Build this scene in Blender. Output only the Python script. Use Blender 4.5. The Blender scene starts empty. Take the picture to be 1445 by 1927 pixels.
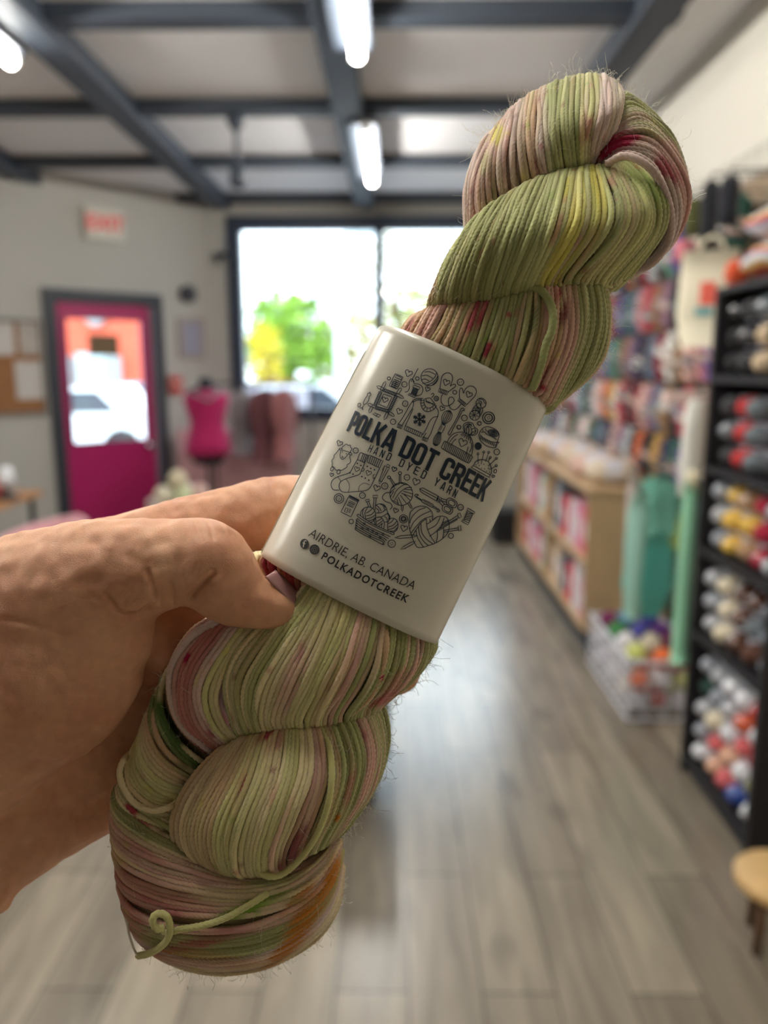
import bpy, bmesh, math, random
import numpy as np
from mathutils import Vector, Matrix
from mathutils.bvhtree import BVHTree
random.seed(7); np.random.seed(7)
SC = bpy.context.scene
COL = SC.collection
W_, H_, F_ = 1445.0, 1927.0, 1445.0

# ---------------------------------------------------------------- camera
PITCH = math.radians(10.7); YAW = math.radians(0.69)
CAMP = Vector((0.0, 0.0, 1.5))
cd = bpy.data.cameras.new('camera'); cam = bpy.data.objects.new('camera', cd); COL.objects.link(cam)
SC.camera = cam
cam.location = CAMP
CROT = Matrix.Rotation(YAW, 3, 'Z') @ Matrix.Rotation(math.pi/2 - PITCH, 3, 'X')
cam.rotation_euler = CROT.to_euler()
cd.sensor_fit = 'VERTICAL'; cd.sensor_height = 36.0; cd.sensor_width = 27.0
cd.lens = F_/H_*36.0
cd.clip_start = 0.01; cd.clip_end = 300
ZC0 = 0.20                      # how far the skein is held in front of the lens
cd.dof.use_dof = True; cd.dof.focus_distance = ZC0 - 0.010
cd.dof.aperture_fstop = 8.5; cd.dof.aperture_blades = 0

# ---------------------------------------------------------------- light and exposure
SC.view_settings.view_transform = 'Standard'
SC.view_settings.look = 'None'
SC.view_settings.gamma = 1.0
SC.view_settings.exposure = 1.6
SC.cycles.max_bounces = 10
SC.cycles.diffuse_bounces = 5
SC.cycles.transparent_max_bounces = 12
SC.cycles.sample_clamp_indirect = 6.0
SC.cycles.caustics_reflective = False; SC.cycles.caustics_refractive = False
world = bpy.data.worlds.new('world'); SC.world = world; world.use_nodes = True
bg = world.node_tree.nodes['Background']
bg.inputs['Color'].default_value = (0.80, 0.92, 1.0, 1)
bg.inputs['Strength'].default_value = 2.1
def sun_lamp():
    l = bpy.data.lights.new('sun', 'SUN'); l.energy = 0.5; l.angle = math.radians(8); l.color = (1, .96, .88)
    o = bpy.data.objects.new('sun', l); COL.objects.link(o)
    o.rotation_euler = (math.radians(28), math.radians(20), 0)
sun_lamp()
TUBE_POWER = 31.0
TUBE_COL = (1.0, 0.965, 0.89)

# ---------------------------------------------------------------- helpers
def srgb(r, g, b):
    f = lambda c: (c/12.92 if c <= .04045 else ((c+.055)/1.055)**2.4)
    return (f(r/255), f(g/255), f(b/255))
def tag(o, label=None, cat=None, group=None, kind=None):
    if label: o['label'] = label
    if cat: o['category'] = cat
    if group: o['group'] = group
    if kind: o['kind'] = kind
    return o
def empty(name, loc=(0,0,0), rz=0.0, label=None, cat=None, group=None):
    o = bpy.data.objects.new(name, None); COL.objects.link(o)
    o.location = loc; o.rotation_euler = (0, 0, rz); o.empty_display_size = .05
    return tag(o, label, cat, group)
_m = {}
def mat(name, col, rough=.6, metal=0.0, spec=.5, noise=0.0, nscale=20.0, bump=0.0, bscale=60.0, sheen=0.0, emit=None, estr=0.0, alpha=None, coat=0.0):
    if name in _m: return _m[name]
    m = bpy.data.materials.new(name); m.use_nodes = True; _m[name] = m
    nt = m.node_tree; b = nt.nodes['Principled BSDF']
    b.inputs['Base Color'].default_value = (*col, 1)
    b.inputs['Roughness'].default_value = rough; b.inputs['Metallic'].default_value = metal
    b.inputs['Specular IOR Level'].default_value = spec
    b.inputs['Sheen Weight'].default_value = sheen
    b.inputs['Coat Weight'].default_value = coat
    if noise or bump:
        tc = nt.nodes.new('ShaderNodeTexCoord')
    if noise:
        n = nt.nodes.new('ShaderNodeTexNoise'); n.inputs['Scale'].default_value = nscale; n.inputs['Detail'].default_value = 4
        nt.links.new(tc.outputs['Object'], n.inputs['Vector'])
        r = nt.nodes.new('ShaderNodeMapRange'); r.inputs['From Min'].default_value = .3; r.inputs['From Max'].default_value = .7
        r.inputs['To Min'].default_value = 1-noise; r.inputs['To Max'].default_value = 1+noise
        nt.links.new(n.outputs['Fac'], r.inputs['Value'])
        mx = nt.nodes.new('ShaderNodeVectorMath'); mx.operation = 'SCALE'
        mx.inputs[0].default_value = col; nt.links.new(r.outputs['Result'], mx.inputs['Scale'])
        nt.links.new(mx.outputs['Vector'], b.inputs['Base Color'])
    if bump:
        n2 = nt.nodes.new('ShaderNodeTexNoise'); n2.inputs['Scale'].default_value = bscale
        nt.links.new(tc.outputs['Object'], n2.inputs['Vector'])
        bp = nt.nodes.new('ShaderNodeBump'); bp.inputs['Strength'].default_value = bump; bp.inputs['Distance'].default_value = .002
        nt.links.new(n2.outputs['Fac'], bp.inputs['Height']); nt.links.new(bp.outputs['Normal'], b.inputs['Normal'])
    if emit:
        b.inputs['Emission Color'].default_value = (*emit, 1); b.inputs['Emission Strength'].default_value = estr
    return m
def obj_color_mat(name, rough=.85, sheen=0.0):
    """material that takes the colour each object carries"""
    if name in _m: return _m[name]
    m = bpy.data.materials.new(name); m.use_nodes = True; _m[name] = m
    nt = m.node_tree; b = nt.nodes['Principled BSDF']
    oi = nt.nodes.new('ShaderNodeObjectInfo')
    nt.links.new(oi.outputs['Color'], b.inputs['Base Color'])
    b.inputs['Roughness'].default_value = rough; b.inputs['Sheen Weight'].default_value = sheen
    return m
def glass_mat(name='window_glass', tint=(.97,.99,1), gl=.06):
    if name in _m: return _m[name]
    m = bpy.data.materials.new(name); m.use_nodes = True; _m[name] = m
    nt = m.node_tree; nt.nodes.clear()
    out = nt.nodes.new('ShaderNodeOutputMaterial'); t = nt.nodes.new('ShaderNodeBsdfTransparent'); g = nt.nodes.new('ShaderNodeBsdfGlossy')
    t.inputs['Color'].default_value = (*tint, 1); g.inputs['Roughness'].default_value = .02
    mx = nt.nodes.new('ShaderNodeMixShader'); mx.inputs['Fac'].default_value = gl
    nt.links.new(t.outputs[0], mx.inputs[1]); nt.links.new(g.outputs[0], mx.inputs[2]); nt.links.new(mx.outputs[0], out.inputs['Surface'])
    return m
def mesh_obj(name, verts, faces, m, parent=None, smooth=False):
    me = bpy.data.meshes.new(name); me.from_pydata([tuple(v) for v in verts], [], faces); me.update()
    if m: me.materials.append(m)
    if smooth: me.polygons.foreach_set('use_smooth', [True]*len(me.polygons))
    o = bpy.data.objects.new(name, me); COL.objects.link(o)
    if parent: o.parent = parent
    return o
class MB:
    """collects shapes, then links them as one mesh"""
    def __init__(s): s.v = []; s.f = []
    def add(s, v, f):
        n = len(s.v); s.v += [tuple(p) for p in v]; s.f += [tuple(i+n for i in q) for q in f]; return s
    def box(s, c, d, rz=0.0, R=None, bev=0.0):
        hx, hy, hz = d[0]/2, d[1]/2, d[2]/2
        if bev > 0:
            bm = bmesh.new(); bmesh.ops.create_cube(bm, size=1)
            for v in bm.verts: v.co = Vector((v.co.x*d[0], v.co.y*d[1], v.co.z*d[2]))
            bmesh.ops.bevel(bm, geom=bm.edges[:], offset=bev, segments=3, affect='EDGES', profile=.6)
            pts = [v.co.copy() for v in bm.verts]; bm.verts.index_update(); fs = [tuple(v.index for v in f.verts) for f in bm.faces]; bm.free()
        else:
            pts = [Vector((x*hx, y*hy, z*hz)) for x in (-1,1) for y in (-1,1) for z in (-1,1)]
            fs = [(0,1,3,2),(4,6,7,5),(0,4,5,1),(2,3,7,6),(0,2,6,4),(1,5,7,3)]
        M = R if R is not None else Matrix.Rotation(rz, 3, 'Z')
        return s.add([M @ p + Vector(c) for p in pts], fs)
    def tube(s, pts, r, seg=10, caps=True):
        pts = [Vector(p) for p in pts]; n = len(pts)
        rr = [r]*n if not hasattr(r, '__len__') else r
        T = [(pts[min(i+1,n-1)] - pts[max(i-1,0)]).normalized() for i in range(n)]
        a = Vector((0,0,1)) if abs(T[0].z) < .9 else Vector((1,0,0))
        u = T[0].cross(a).normalized(); V = []; 
        for i in range(n):
            u = (u - T[i]*u.dot(T[i])).normalized(); w = T[i].cross(u)
            for k in range(seg):
                th = 2*math.pi*k/seg; V.append(pts[i] + (u*math.cos(th) + w*math.sin(th))*rr[i])
        Fc = [(i*seg+k, i*seg+(k+1)%seg, (i+1)*seg+(k+1)%seg, (i+1)*seg+k) for i in range(n-1) for k in range(seg)]
        if caps: Fc += [tuple(reversed(range(seg))), tuple((n-1)*seg+k for k in range(seg))]
        return s.add(V, Fc)
    def lathe(s, c, prof, seg=20, R=None, caps=True, sx=1.0, sy=1.0):
        V = []; n = len(prof); M = R if R is not None else Matrix.Identity(3)
        for r, z in prof:
            for k in range(seg):
                th = 2*math.pi*k/seg; V.append(M @ Vector((r*sx*math.cos(th), r*sy*math.sin(th), z)) + Vector(c))
        Fc = [(i*seg+k, i*seg+(k+1)%seg, (i+1)*seg+(k+1)%seg, (i+1)*seg+k) for i in range(n-1) for k in range(seg)]
        if caps: Fc += [tuple(reversed(range(seg))), tuple((n-1)*seg+k for k in range(seg))]
        return s.add(V, Fc)
    def ball(s, c, r, seg=14, rings=9, R=None):
        rx, ry, rz = (r, r, r) if not hasattr(r, '__len__') else r
        prof = [(math.sin(math.pi*(i+.02)/(rings-1+.04)), -math.cos(math.pi*(i+.02)/(rings-1+.04))) for i in range(rings)]
        V = []; M = R if R is not None else Matrix.Identity(3)
        for a, z in prof:
            for k in range(seg):
                th = 2*math.pi*k/seg; V.append(M @ Vector((a*rx*math.cos(th), a*ry*math.sin(th), z*rz)) + Vector(c))
        Fc = [(i*seg+k, i*seg+(k+1)%seg, (i+1)*seg+(k+1)%seg, (i+1)*seg+k) for i in range(rings-1) for k in range(seg)]
        Fc += [tuple(reversed(range(seg))), tuple((rings-1)*seg+k for k in range(seg))]
        return s.add(V, Fc)
    def quad(s, a, b, c, d): return s.add([a,b,c,d], [(0,1,2,3)])
    def build(s, name, m, parent=None, smooth=False):
        return mesh_obj(name, s.v, s.f, m, parent, smooth)
def ray(px, py):
    return (CROT @ Vector(((px-W_/2)/F_, (H_/2-py)/F_, -1.0)))
def on_plane(px, py, axis, val):
    """the point of the room's plane axis=val that stands at this place of the photograph"""
    d = ray(px, py); t = (val - CAMP[axis])/d[axis]; return CAMP + d*t
UPX = ZC0/F_
def near(x, y, z=0.0):
    """hand-held things: millimetre-like units (1 = 0.138 mm) in an upright frame around the skein, z towards the viewer"""
    return CAMP + CROT @ Vector(((x-W_/2)*UPX, (H_/2-y)*UPX, -ZC0 + z*UPX))
CR = np.array(CROT)
def as_seen(P):
    """points traced at a place of the photograph and a depth z -> upright frame"""
    P = np.array(P, float); k = 1 - P[...,2]*UPX/ZC0
    P[...,0] = W_/2 + (P[...,0]-W_/2)*k; P[...,1] = H_/2 + (P[...,1]-H_/2)*k; return P
def seen_px(P):
    k = 1 - P[...,2]*UPX/ZC0
    return W_/2 + (P[...,0]-W_/2)/k, H_/2 + (P[...,1]-H_/2)/k
def near_np(P):
    P = np.asarray(P, float)
    L = np.stack([(P[...,0]-W_/2)*UPX, (H_/2-P[...,1])*UPX, -ZC0 + P[...,2]*UPX], -1)
    return L @ CR.T + np.array(CAMP)
# ================================================================ the shop: floor, walls, ceiling, window, door
def struct(o): o['kind'] = 'structure'; return o
CEIL = 3.0; WY = 7.3; RX = 1.5; LX = -4.3; BY = -4.0
def floor_material():
    m = bpy.data.materials.new('grey_brown_vinyl_planks'); m.use_nodes = True; nt = m.node_tree; b = nt.nodes['Principled BSDF']; N = nt.nodes.new; Lk = nt.links.new
    tc = N('ShaderNodeTexCoord'); mp = N('ShaderNodeMapping'); mp.inputs['Rotation'].default_value = (0, 0, math.pi/2)
    Lk(tc.outputs['Object'], mp.inputs['Vector'])
    br = N('ShaderNodeTexBrick'); br.offset = .37; br.inputs['Scale'].default_value = 1.0
    br.inputs['Brick Width'].default_value = 1.2; br.inputs['Row Height'].default_value = .18; br.inputs['Mortar Size'].default_value = .0025; br.inputs['Bias'].default_value = 0.0
    br.inputs['Color1'].default_value = (*srgb(126,116,102), 1); br.inputs['Color2'].default_value = (*srgb(160,148,130), 1); br.inputs['Mortar'].default_value = (*srgb(84,76,68), 1)
    Lk(mp.outputs['Vector'], br.inputs['Vector'])
    m2 = N('ShaderNodeMapping'); m2.inputs['Scale'].default_value = (7, .9, 1); Lk(tc.outputs['Object'], m2.inputs['Vector'])
    n = N('ShaderNodeTexNoise'); n.inputs['Scale'].default_value = 2.2; n.inputs['Detail'].default_value = 6; n.inputs['Distortion'].default_value = .6; Lk(m2.outputs['Vector'], n.inputs['Vector'])
    r = N('ShaderNodeMapRange'); r.inputs['From Min'].default_value = .3; r.inputs['From Max'].default_value = .7; r.inputs['To Min'].default_value = .68; r.inputs['To Max'].default_value = 1.18; Lk(n.outputs['Fac'], r.inputs['Value'])
    nk = N('ShaderNodeTexNoise'); nk.inputs['Scale'].default_value = 1.6; m3 = N('ShaderNodeMapping'); m3.inputs['Scale'].default_value = (2.4, 1.1, 1); Lk(tc.outputs['Object'], m3.inputs['Vector']); Lk(m3.outputs['Vector'], nk.inputs['Vector'])
    rk = N('ShaderNodeMapRange'); rk.inputs['From Min'].default_value = .26; rk.inputs['From Max'].default_value = .36; rk.inputs['To Min'].default_value = .55; rk.inputs['To Max'].default_value = 1.0; Lk(nk.outputs['Fac'], rk.inputs['Value'])
    mu = N('ShaderNodeMath'); mu.operation = 'MULTIPLY'; Lk(r.outputs['Result'], mu.inputs[0]); Lk(rk.outputs['Result'], mu.inputs[1])
    sc = N('ShaderNodeVectorMath'); sc.operation = 'SCALE'; Lk(br.outputs['Color'], sc.inputs[0]); Lk(mu.outputs[0], sc.inputs['Scale'])
    Lk(sc.outputs['Vector'], b.inputs['Base Color']); b.inputs['Roughness'].default_value = .27; b.inputs['Specular IOR Level'].default_value = 1.0
    return m
WALLM = mat('warm_grey_wall_paint', srgb(182,180,174), rough=.8, bump=.05, bscale=200)
WALLR = mat('cream_wall_paint', srgb(214,209,198), rough=.8, bump=.05, bscale=200)
CEILM = mat('white_ceiling_panel', srgb(236,236,238), rough=.75, noise=.03, nscale=1.5)
BEAMM = mat('dark_slate_paint', srgb(52,60,72), rough=.55)
FRAMEM = mat('navy_window_frame', srgb(38,50,70), rough=.45)
def slab(name, x0, x1, y0, y1, z0, z1, m, parent=None, bev=0.0):
    b = MB(); c = ((x0+x1)/2, (y0+y1)/2, (z0+z1)/2); b.box((0,0,0), (abs(x1-x0), abs(y1-y0), abs(z1-z0)), bev=bev)
    o = b.build(name, m, parent); o.location = c; return o
f = slab('floor', LX-.2, RX+.2, BY-.2, WY+.15, -.1, 0, floor_material()); struct(f)
struct(slab('ceiling', LX-.2, RX+.2, BY-.2, WY+.15, CEIL, CEIL+.1, CEILM))
struct(slab('wall_right', RX, RX+.12, BY-.1, WY+.12, 0, CEIL, WALLR))
struct(slab('wall_back', LX-.1, RX+.1, BY-.12, BY, 0, CEIL, WALLR))
# front wall with the shop window
WX0, WX1, WZ0, WZ1 = -1.50, 1.22, 1.05, 2.82
b = MB(); th = .15
for x0, x1, z0, z1 in ((-2.0, WX0, 0, CEIL), (WX1, RX, 0, CEIL), (WX0, WX1, 0, WZ0), (WX0, WX1, WZ1, CEIL)):
    b.box(((x0+x1)/2, WY+th/2, (z0+z1)/2), (x1-x0, th, z1-z0))
struct(b.build('wall_front', WALLM))
# angled wall that holds the entrance door
D0 = Vector((-1.71, WY, 0)); DD = Vector((-math.sin(math.radians(47)), -math.cos(math.radians(47)), 0)); DN = Vector((-DD.y, DD.x, 0))
if DN.dot(CAMP-D0) < 0: DN = -DN
DRZ = math.atan2(DD.y, DD.x)
def dw(t, z=0.0, off=0.0): return D0 + DD*t + DN*off + Vector((0,0,z))
def diag(px, py, off=0.0):
    d = ray(px, py); Q = D0 + DN*off; k = (Q-CAMP).dot(DN)/d.dot(DN); P = CAMP + d*k
    return (P-D0).dot(DD), P.z
def dbox(b, t0, t1, z0, z1, o0, o1):
    """box on the angled wall, o = how far it stands into the room"""
    c = dw((t0+t1)/2, (z0+z1)/2, (o0+o1)/2); return b.box(c, (t1-t0, abs(o1-o0), z1-z0), rz=DRZ)
T0, T1_, DZ = .50, 1.46, 2.09
b = MB()
for t0, t1, z0, z1 in ((-.12, T0, 0, CEIL), (T1_, 3.9, 0, CEIL), (T0, T1_, DZ, CEIL)): dbox(b, t0, t1, z0, z1, -.15, 0)
struct(b.build('wall_angled', WALLM))
E_ = dw(3.8)
struct(slab('wall_left', LX-.12, LX, BY-.1, 5.2, 0, CEIL, WALLM))
# ceiling lattice
for i, y in enumerate((-2.6, -1.35, -.1, 1.15, 2.37, 3.58, 4.76, 5.95, 7.17)):
    struct(slab('trim_%d' % (i+1), LX, 1.20, y-.06, y+.06, CEIL-.07, CEIL, BEAMM, bev=.004))
for i, x in enumerate((-4.1, -2.83, -1.55, -.26, 1.07)):
    struct(slab('trim_%d' % (i+10), x-.08, x+.08, BY, WY-.02, CEIL-.11, CEIL-.001, BEAMM, bev=.004))
# window: frame, mullion, glass
wn = tag(empty('window_1', ((WX0+WX1)/2, WY, WZ0)), kind='structure')
def wpart(name, x0, x1, z0, z1, y0, y1, m, bev=.006):
    o = slab(name, x0, x1, y0, y1, z0, z1, m, None, bev); o.location = Vector(o.location) - Vector(wn.location); o.parent = wn; return o
fr = MB(); 
for x0, x1, z0, z1 in ((WX0-.02, WX0+.11, WZ0-.05, WZ1+.02), (WX1-.11, WX1+.02, WZ0-.05, WZ1+.02), (WX0+.11, WX1-.11, WZ1-.10, WZ1+.02), (WX0+.11, WX1-.11, WZ0-.05, WZ0+.07)):
    fr.box(((x0+x1)/2-wn.location.x, .04, (z0+z1)/2-WZ0), (x1-x0, .14, z1-z0), bev=.006)
fo = fr.build('window_frame', FRAMEM, wn)
wpart('mullion', -.175, -.085, WZ0+.07, WZ1-.10, WY-.01, WY+.09, FRAMEM)
wpart('pane', WX0+.11, -.155, WZ0+.07, WZ1-.10, WY+.05, WY+.056, glass_mat(), 0)
wpart('pane', -.105, WX1-.11, WZ0+.07, WZ1-.10, WY+.05, WY+.056, glass_mat(), 0)
wpart('window_latch', -.175, -.135, 1.88, 1.98, WY-.03, WY-.01, FRAMEM, .003)
# light comes in through this opening (sampling guide for the renderer only)
def portal(name, loc, sx, sy, normal):
    l = bpy.data.lights.new(name, 'AREA'); l.shape = 'RECTANGLE'; l.size = sx; l.size_y = sy; l.cycles.is_portal = True
    o = bpy.data.objects.new(name, l); COL.objects.link(o); o.location = loc
    o.rotation_euler = Vector(normal).to_track_quat('-Z', 'Y').to_euler(); return o
portal('window_portal', ((WX0+WX1)/2, WY+.12, (WZ0+WZ1)/2), WX1-WX0-.1, WZ1-WZ0-.1, (0,-1,0))
# door
MAG = mat('magenta_door_paint', srgb(176,26,98), rough=.38)
dr = tag(empty('door_1', dw((T0+T1_)/2), DRZ), kind='structure')
def dpart(name, boxes, m, parent=dr, bev=.004):
    b = MB()
    for t0, t1, z0, z1, o0, o1 in boxes:
        b.box(((t0+t1)/2-(T0+T1_)/2, (-1 if DN.dot(Vector((-math.sin(DRZ), math.cos(DRZ), 0))) < 0 else 1)*(o0+o1)/2, (z0+z1)/2), (t1-t0, abs(o1-o0), z1-z0), bev=bev)
    return b.build(name, m, parent)
DFR = mat('dark_door_frame', srgb(46,50,60), rough=.5); DGR_ = mat('grey_door_jamb', srgb(120,118,130), rough=.5)
dpart('door_frame', [(T1_-.07, T1_+.03, 0, DZ+.03, -.1, .03), (T0-.03, T0+.035, 0, DZ+.03, -.1, .03), (T0+.035, T1_-.07, DZ-.07, DZ+.03, -.1, .03)], DFR)
dpart('door_jamb', [(T0+.035, T0+.085, 0, DZ-.07, -.1, .0)], DGR_)
gt0, gz0 = diag(276, 826, -.03); gt1, gz1 = diag(120, 597, -.03)
A0, A1 = T0+.085, T1_-.07
dpart('door_leaf', [(A0, gt0, .01, DZ-.07, -.06, -.015), (gt1, A1, .01, DZ-.07, -.06, -.015), (gt0, gt1, .01, gz0, -.06, -.015), (gt0, gt1, gz1, DZ-.07, -.06, -.015)], MAG)
dpart('door_glass', [(gt0, gt1, gz0, gz1, -.042, -.036)], glass_mat(), bev=0)
dpart('door_glass_trim', [(gt0-.015, gt0+.01, gz0-.015, gz1+.015, -.02, -.008), (gt1-.01, gt1+.015, gz0-.015, gz1+.015, -.02, -.008), (gt0, gt1, gz0-.015, gz0+.01, -.02, -.008), (gt0, gt1, gz1-.01, gz1+.015, -.02, -.008)], mat('magenta_trim', srgb(120,30,76), rough=.4))
kt, kz = diag(282, 838, .03)
kb = MB(); kb.ball(dw(kt, kz, .045), .033); kb.tube([dw(kt, kz, -.02), dw(kt, kz, .03)], .014)
ko = kb.build('door_knob', mat('brushed_steel', srgb(200,196,196), rough=.25, metal=1.0), None, True); ko.data.transform(dr.matrix_basis.inverted() if False else Matrix.Translation(-dr.location)); 
ko.data.transform(Matrix.Rotation(-DRZ, 4, 'Z')); ko.parent = dr
portal('door_portal', dw((gt0+gt1)/2, (gz0+gz1)/2, -.12), gt1-gt0, gz1-gz0, DN)
# skirting along the angled wall and front wall
b = MB(); dbox(b, T1_+.03, 3.8, 0, .1, 0, .015); struct(b.build('baseboard_left', DFR))
struct(slab('baseboard_front', -1.70, RX, WY-.015, WY, 0, .1, DFR))
# ---------------------------------------------------------------- ceiling tube lights
def tube_light(x, y0, y1, label, group='ceiling tube lights'):
    r = empty('ceiling_tube_light', (x, (y0+y1)/2, CEIL-.125), 0, label, 'ceiling light', group); L = y1-y0
    b = MB(); b.box((-.02,0,0), (.17, L, .03), bev=.006); b.build('light_shield_housing', BEAMM, r)  # widened into a shield that keeps tube light off the ceiling panels
    b = MB(); b.tube([(0,-L/2+.02,-.042),(0,L/2-.02,-.042)], .027, 14)
    b.build('tube', mat('lit_tube', (1,1,1), emit=TUBE_COL, estr=TUBE_POWER), r, True)
    for s in (-1, 1): b = MB(); b.box((0, s*(L/2-.01), -.03), (.06, .025, .06), bev=.005); b.build('end_cap', mat('white_metal', srgb(220,220,215)), r)
    return r
tube_light(-.16, 4.72, 5.98, 'lit warm tube light on the middle ceiling beam, the far one of its line')
tube_light(-.16, 2.42, 3.68, 'lit warm tube light on the middle ceiling beam, cut by the top of the photo')
tube_light(-1.70, 2.46, 3.72, 'lit warm tube light on the left ceiling beam in the top left corner')
tube_light(-.16, .1, 1.36, 'lit warm ceiling tube light straight above the held skein')
for x, w_ in ((-1.70, 'middle'), (-3.2, 'outer')):  # out-of-view tubes added to fill the room with light
    for y0, v_ in ((.1, 'beside'),): tube_light(x, y0, y0+1.26, 'unseen added fill tube light on the %s beam, %s the viewer' % (w_, v_))
# ================================================================ outside the window and the door
GRND = mat('pale_concrete', srgb(156,157,158), rough=.9, noise=.06, nscale=.6)
o = slab('ground', -40, 40, WY+.16, 70, -.35, -.15, GRND); struct(o)
struct(slab('road', -40, 40, 13, 19, -.15, -.14, mat('asphalt', srgb(120,120,122), rough=.9, noise=.08, nscale=2)))
LEAFG = mat('spring_green_leaves', srgb(128,168,52), rough=.7, noise=.25, nscale=3); LEAFY = mat('yellow_blossom', srgb(214,196,40), rough=.7, noise=.2, nscale=4); LEAFB = mat('pale_budding_leaves', srgb(168,158,96), rough=.8, noise=.25, nscale=3)
BARK = mat('bark', srgb(96,84,70), rough=.9)
def tree(x, y, h, w, m, label, dens=240, seed=1, z0=.25):
    rng = random.Random(seed); r = empty('tree', (x, y, -.15), 0, label, 'tree', None)
    b = MB(); b.tube([(0,0,0),(.05,0,h*.3),(0,.05,h*.55),(-.1,0,h*.8)], [.14,.11,.07,.03], 8)
    for k in range(7):
        a = rng.uniform(0, 6.28); zz = h*rng.uniform(.28,.6); b.tube([(0,0,zz),(math.cos(a)*w*.3, math.sin(a)*w*.3, zz+h*.15),(math.cos(a)*w*.45, math.sin(a)*w*.45, zz+h*.28)], [.05,.03,.015], 6)
    b.build('trunk', BARK, r, True)
    b = MB()
    for k in range(dens):
        u, v = rng.uniform(0, 6.28), rng.uniform(-1, 1); q = rng.random()**.4; s = math.sqrt(1-v*v)
        c = (math.cos(u)*s*w/2*q, math.sin(u)*s*w/2*q, h*(z0+(1-z0)/2)+v*h*(1-z0)/2*q)
        for _ in range(5):
            R = Matrix.Rotation(rng.uniform(0,6.28),3,'Z') @ Matrix.Rotation(rng.uniform(0,3.1),3,'X'); L = w*.055*rng.uniform(.6,1.3)
            cc = Vector(c)+Vector((rng.gauss(0,.08),rng.gauss(0,.08),rng.gauss(0,.08)))*w*.5
            b.add([cc+R@Vector(p)*L for p in ((-1,0,0),(-.3,.5,.1),(1,0,0),(-.3,-.5,.1))], [(0,1,2,3)])
    b.build('foliage', m, r)
    return r
def at(px, py, Y): return on_plane(px, py, 1, Y)
p = at(548, 690, 24); tree(p.x, 24, 3.9, 3.1, LEAFG, 'bright green bushy tree seen through the left window pane', 420, 3)
p = at(500, 690, 21); tree(p.x, 21, 2.9, 1.1, LEAFY, 'small yellow flowering tree in front of the green one', 260, 4)
p = at(622, 690, 31); tree(p.x, 31, 3.6, 2.4, LEAFB, 'low pale budding tree right of the green one', 170, 5)
p = at(748, 690, 25); tree(p.x, 25, 6.0, 2.3, LEAFB, 'tall sparse budding tree seen through the right window pane', 150, 6)
p = at(690, 690, 36); tree(p.x, 36, 4.4, 3.4, LEAFB, 'pale budding tree standing behind the lamp pole', 120, 7)
p = at(812, 690, 30); tree(p.x, 30, 4.8, 3.4, LEAFG, 'green tree behind the held skein, right window pane', 220, 8)
PALE = mat('pale_painted_metal', srgb(205,215,220), rough=.5)
p = at(640, 690, 17); r = empty('street_lamp', (p.x, 17, -.15), 0, 'pale street lamp pole outside, in the middle of the window', 'street lamp')
b = MB(); b.tube([(0,0,0),(0,0,4.3)], [.13,.09], 10); b.build('pole', PALE, r, True)
b = MB(); b.tube([(0,0,4.2),(.1,0,4.4),(.5,0,4.45)], .04, 8); b.build('arm', PALE, r, True)
b = MB(); b.box((.55,0,4.42), (.4,.16,.1), bev=.03); b.build('lamp_head', PALE, r)
def signal(px, Y, h, lab):
    Y -= 3; h *= .93
    p = at(px, 690, Y); r = empty('traffic_signal', (p.x, Y, -.15), 0, lab, 'traffic signal')
    b = MB(); b.tube([(0,0,0),(0,0,h)], .05, 8); b.build('pole', PALE, r, True)
    b = MB(); b.box((0,0,h-.25), (.26,.2,.6), bev=.03); b.build('signal_box', mat('dark_green_metal', srgb(40,66,60)), r)
signal(519, 30, 4.5, 'dark traffic signal on a pole above the green tree'); signal(592, 30, 4.3, 'dark traffic signal on a pole right of the green tree')
def car(px, Y, col, lab, w=3.9, rz=0.0):
    p = at(px, 690, Y); m = mat('car_paint_'+lab.split()[0], col, rough=.25, coat=.6); r = empty('car', (p.x, Y, -.14), rz, lab, 'car')
    b = MB(); prof = [(-w/2,.35),(-w/2,.75),(-w*.3,.85),(-w*.18,1.3),(w*.2,1.32),(w*.36,.9),(w/2,.8),(w/2,.35)]
    V = [(x,-.8,z) for x,z in prof]+[(x,.8,z) for x,z in prof]; n = len(prof)
    b.add(V, [tuple(range(n)), tuple(reversed(range(n,2*n)))]+[(i,(i+1)%n+0,(i+1)%n+n,i+n)[::-1] for i in range(n)]); b.build('car_body', m, r)
    b = MB(); b.add([(-w*.26,-.81,.88),(-w*.16,-.81,1.24),(w*.17,-.81,1.25),(w*.3,-.81,.9)], [(0,1,2,3)]); b.build('side_window', mat('dark_car_glass', srgb(50,60,70), rough=.1), r)
    for s in (-1,1):
        b = MB(); b.tube([(s*w*.31,-.82,.32),(s*w*.31,-.6,.32)], .32, 18); b.build('wheel', mat('tyre', srgb(30,30,32)), r, True)
        b = MB(); b.tube([(s*w*.31,.6,.32),(s*w*.31,.82,.32)], .32, 18); b.build('wheel', mat('tyre', srgb(30,30,32)), r, True)
car(500, 18, srgb(170,60,60), 'red parked car low in the left window pane', 3.6); car(560, 15.4, srgb(210,216,224), 'silver parked car in front of the red one', 3.4)
car(165, 13.5, srgb(232,240,244), 'white parked car seen through the door glass', 2.6); car(236, 16.2, srgb(130,165,190), 'blue parked car right of the white one through the door glass', 3.4)
p = at(508, 735, 9.4); o = slab('concrete_planter', p.x-.42, p.x+.42, 9.2, 9.7, -.15, 1.22, mat('grey_planter', srgb(150,148,160), rough=.8)); tag(o, 'grey rectangular planter outside below the left window pane', 'planter')
BR = mat('orange_brick', srgb(206,92,66), rough=.85, noise=.1, nscale=6); WH = mat('white_cladding', srgb(150,156,158), rough=.8)
r = empty('brick_building', (-9.4, 26, -.15), 0, 'orange brick building with white posts seen through the door glass', 'building')
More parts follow.
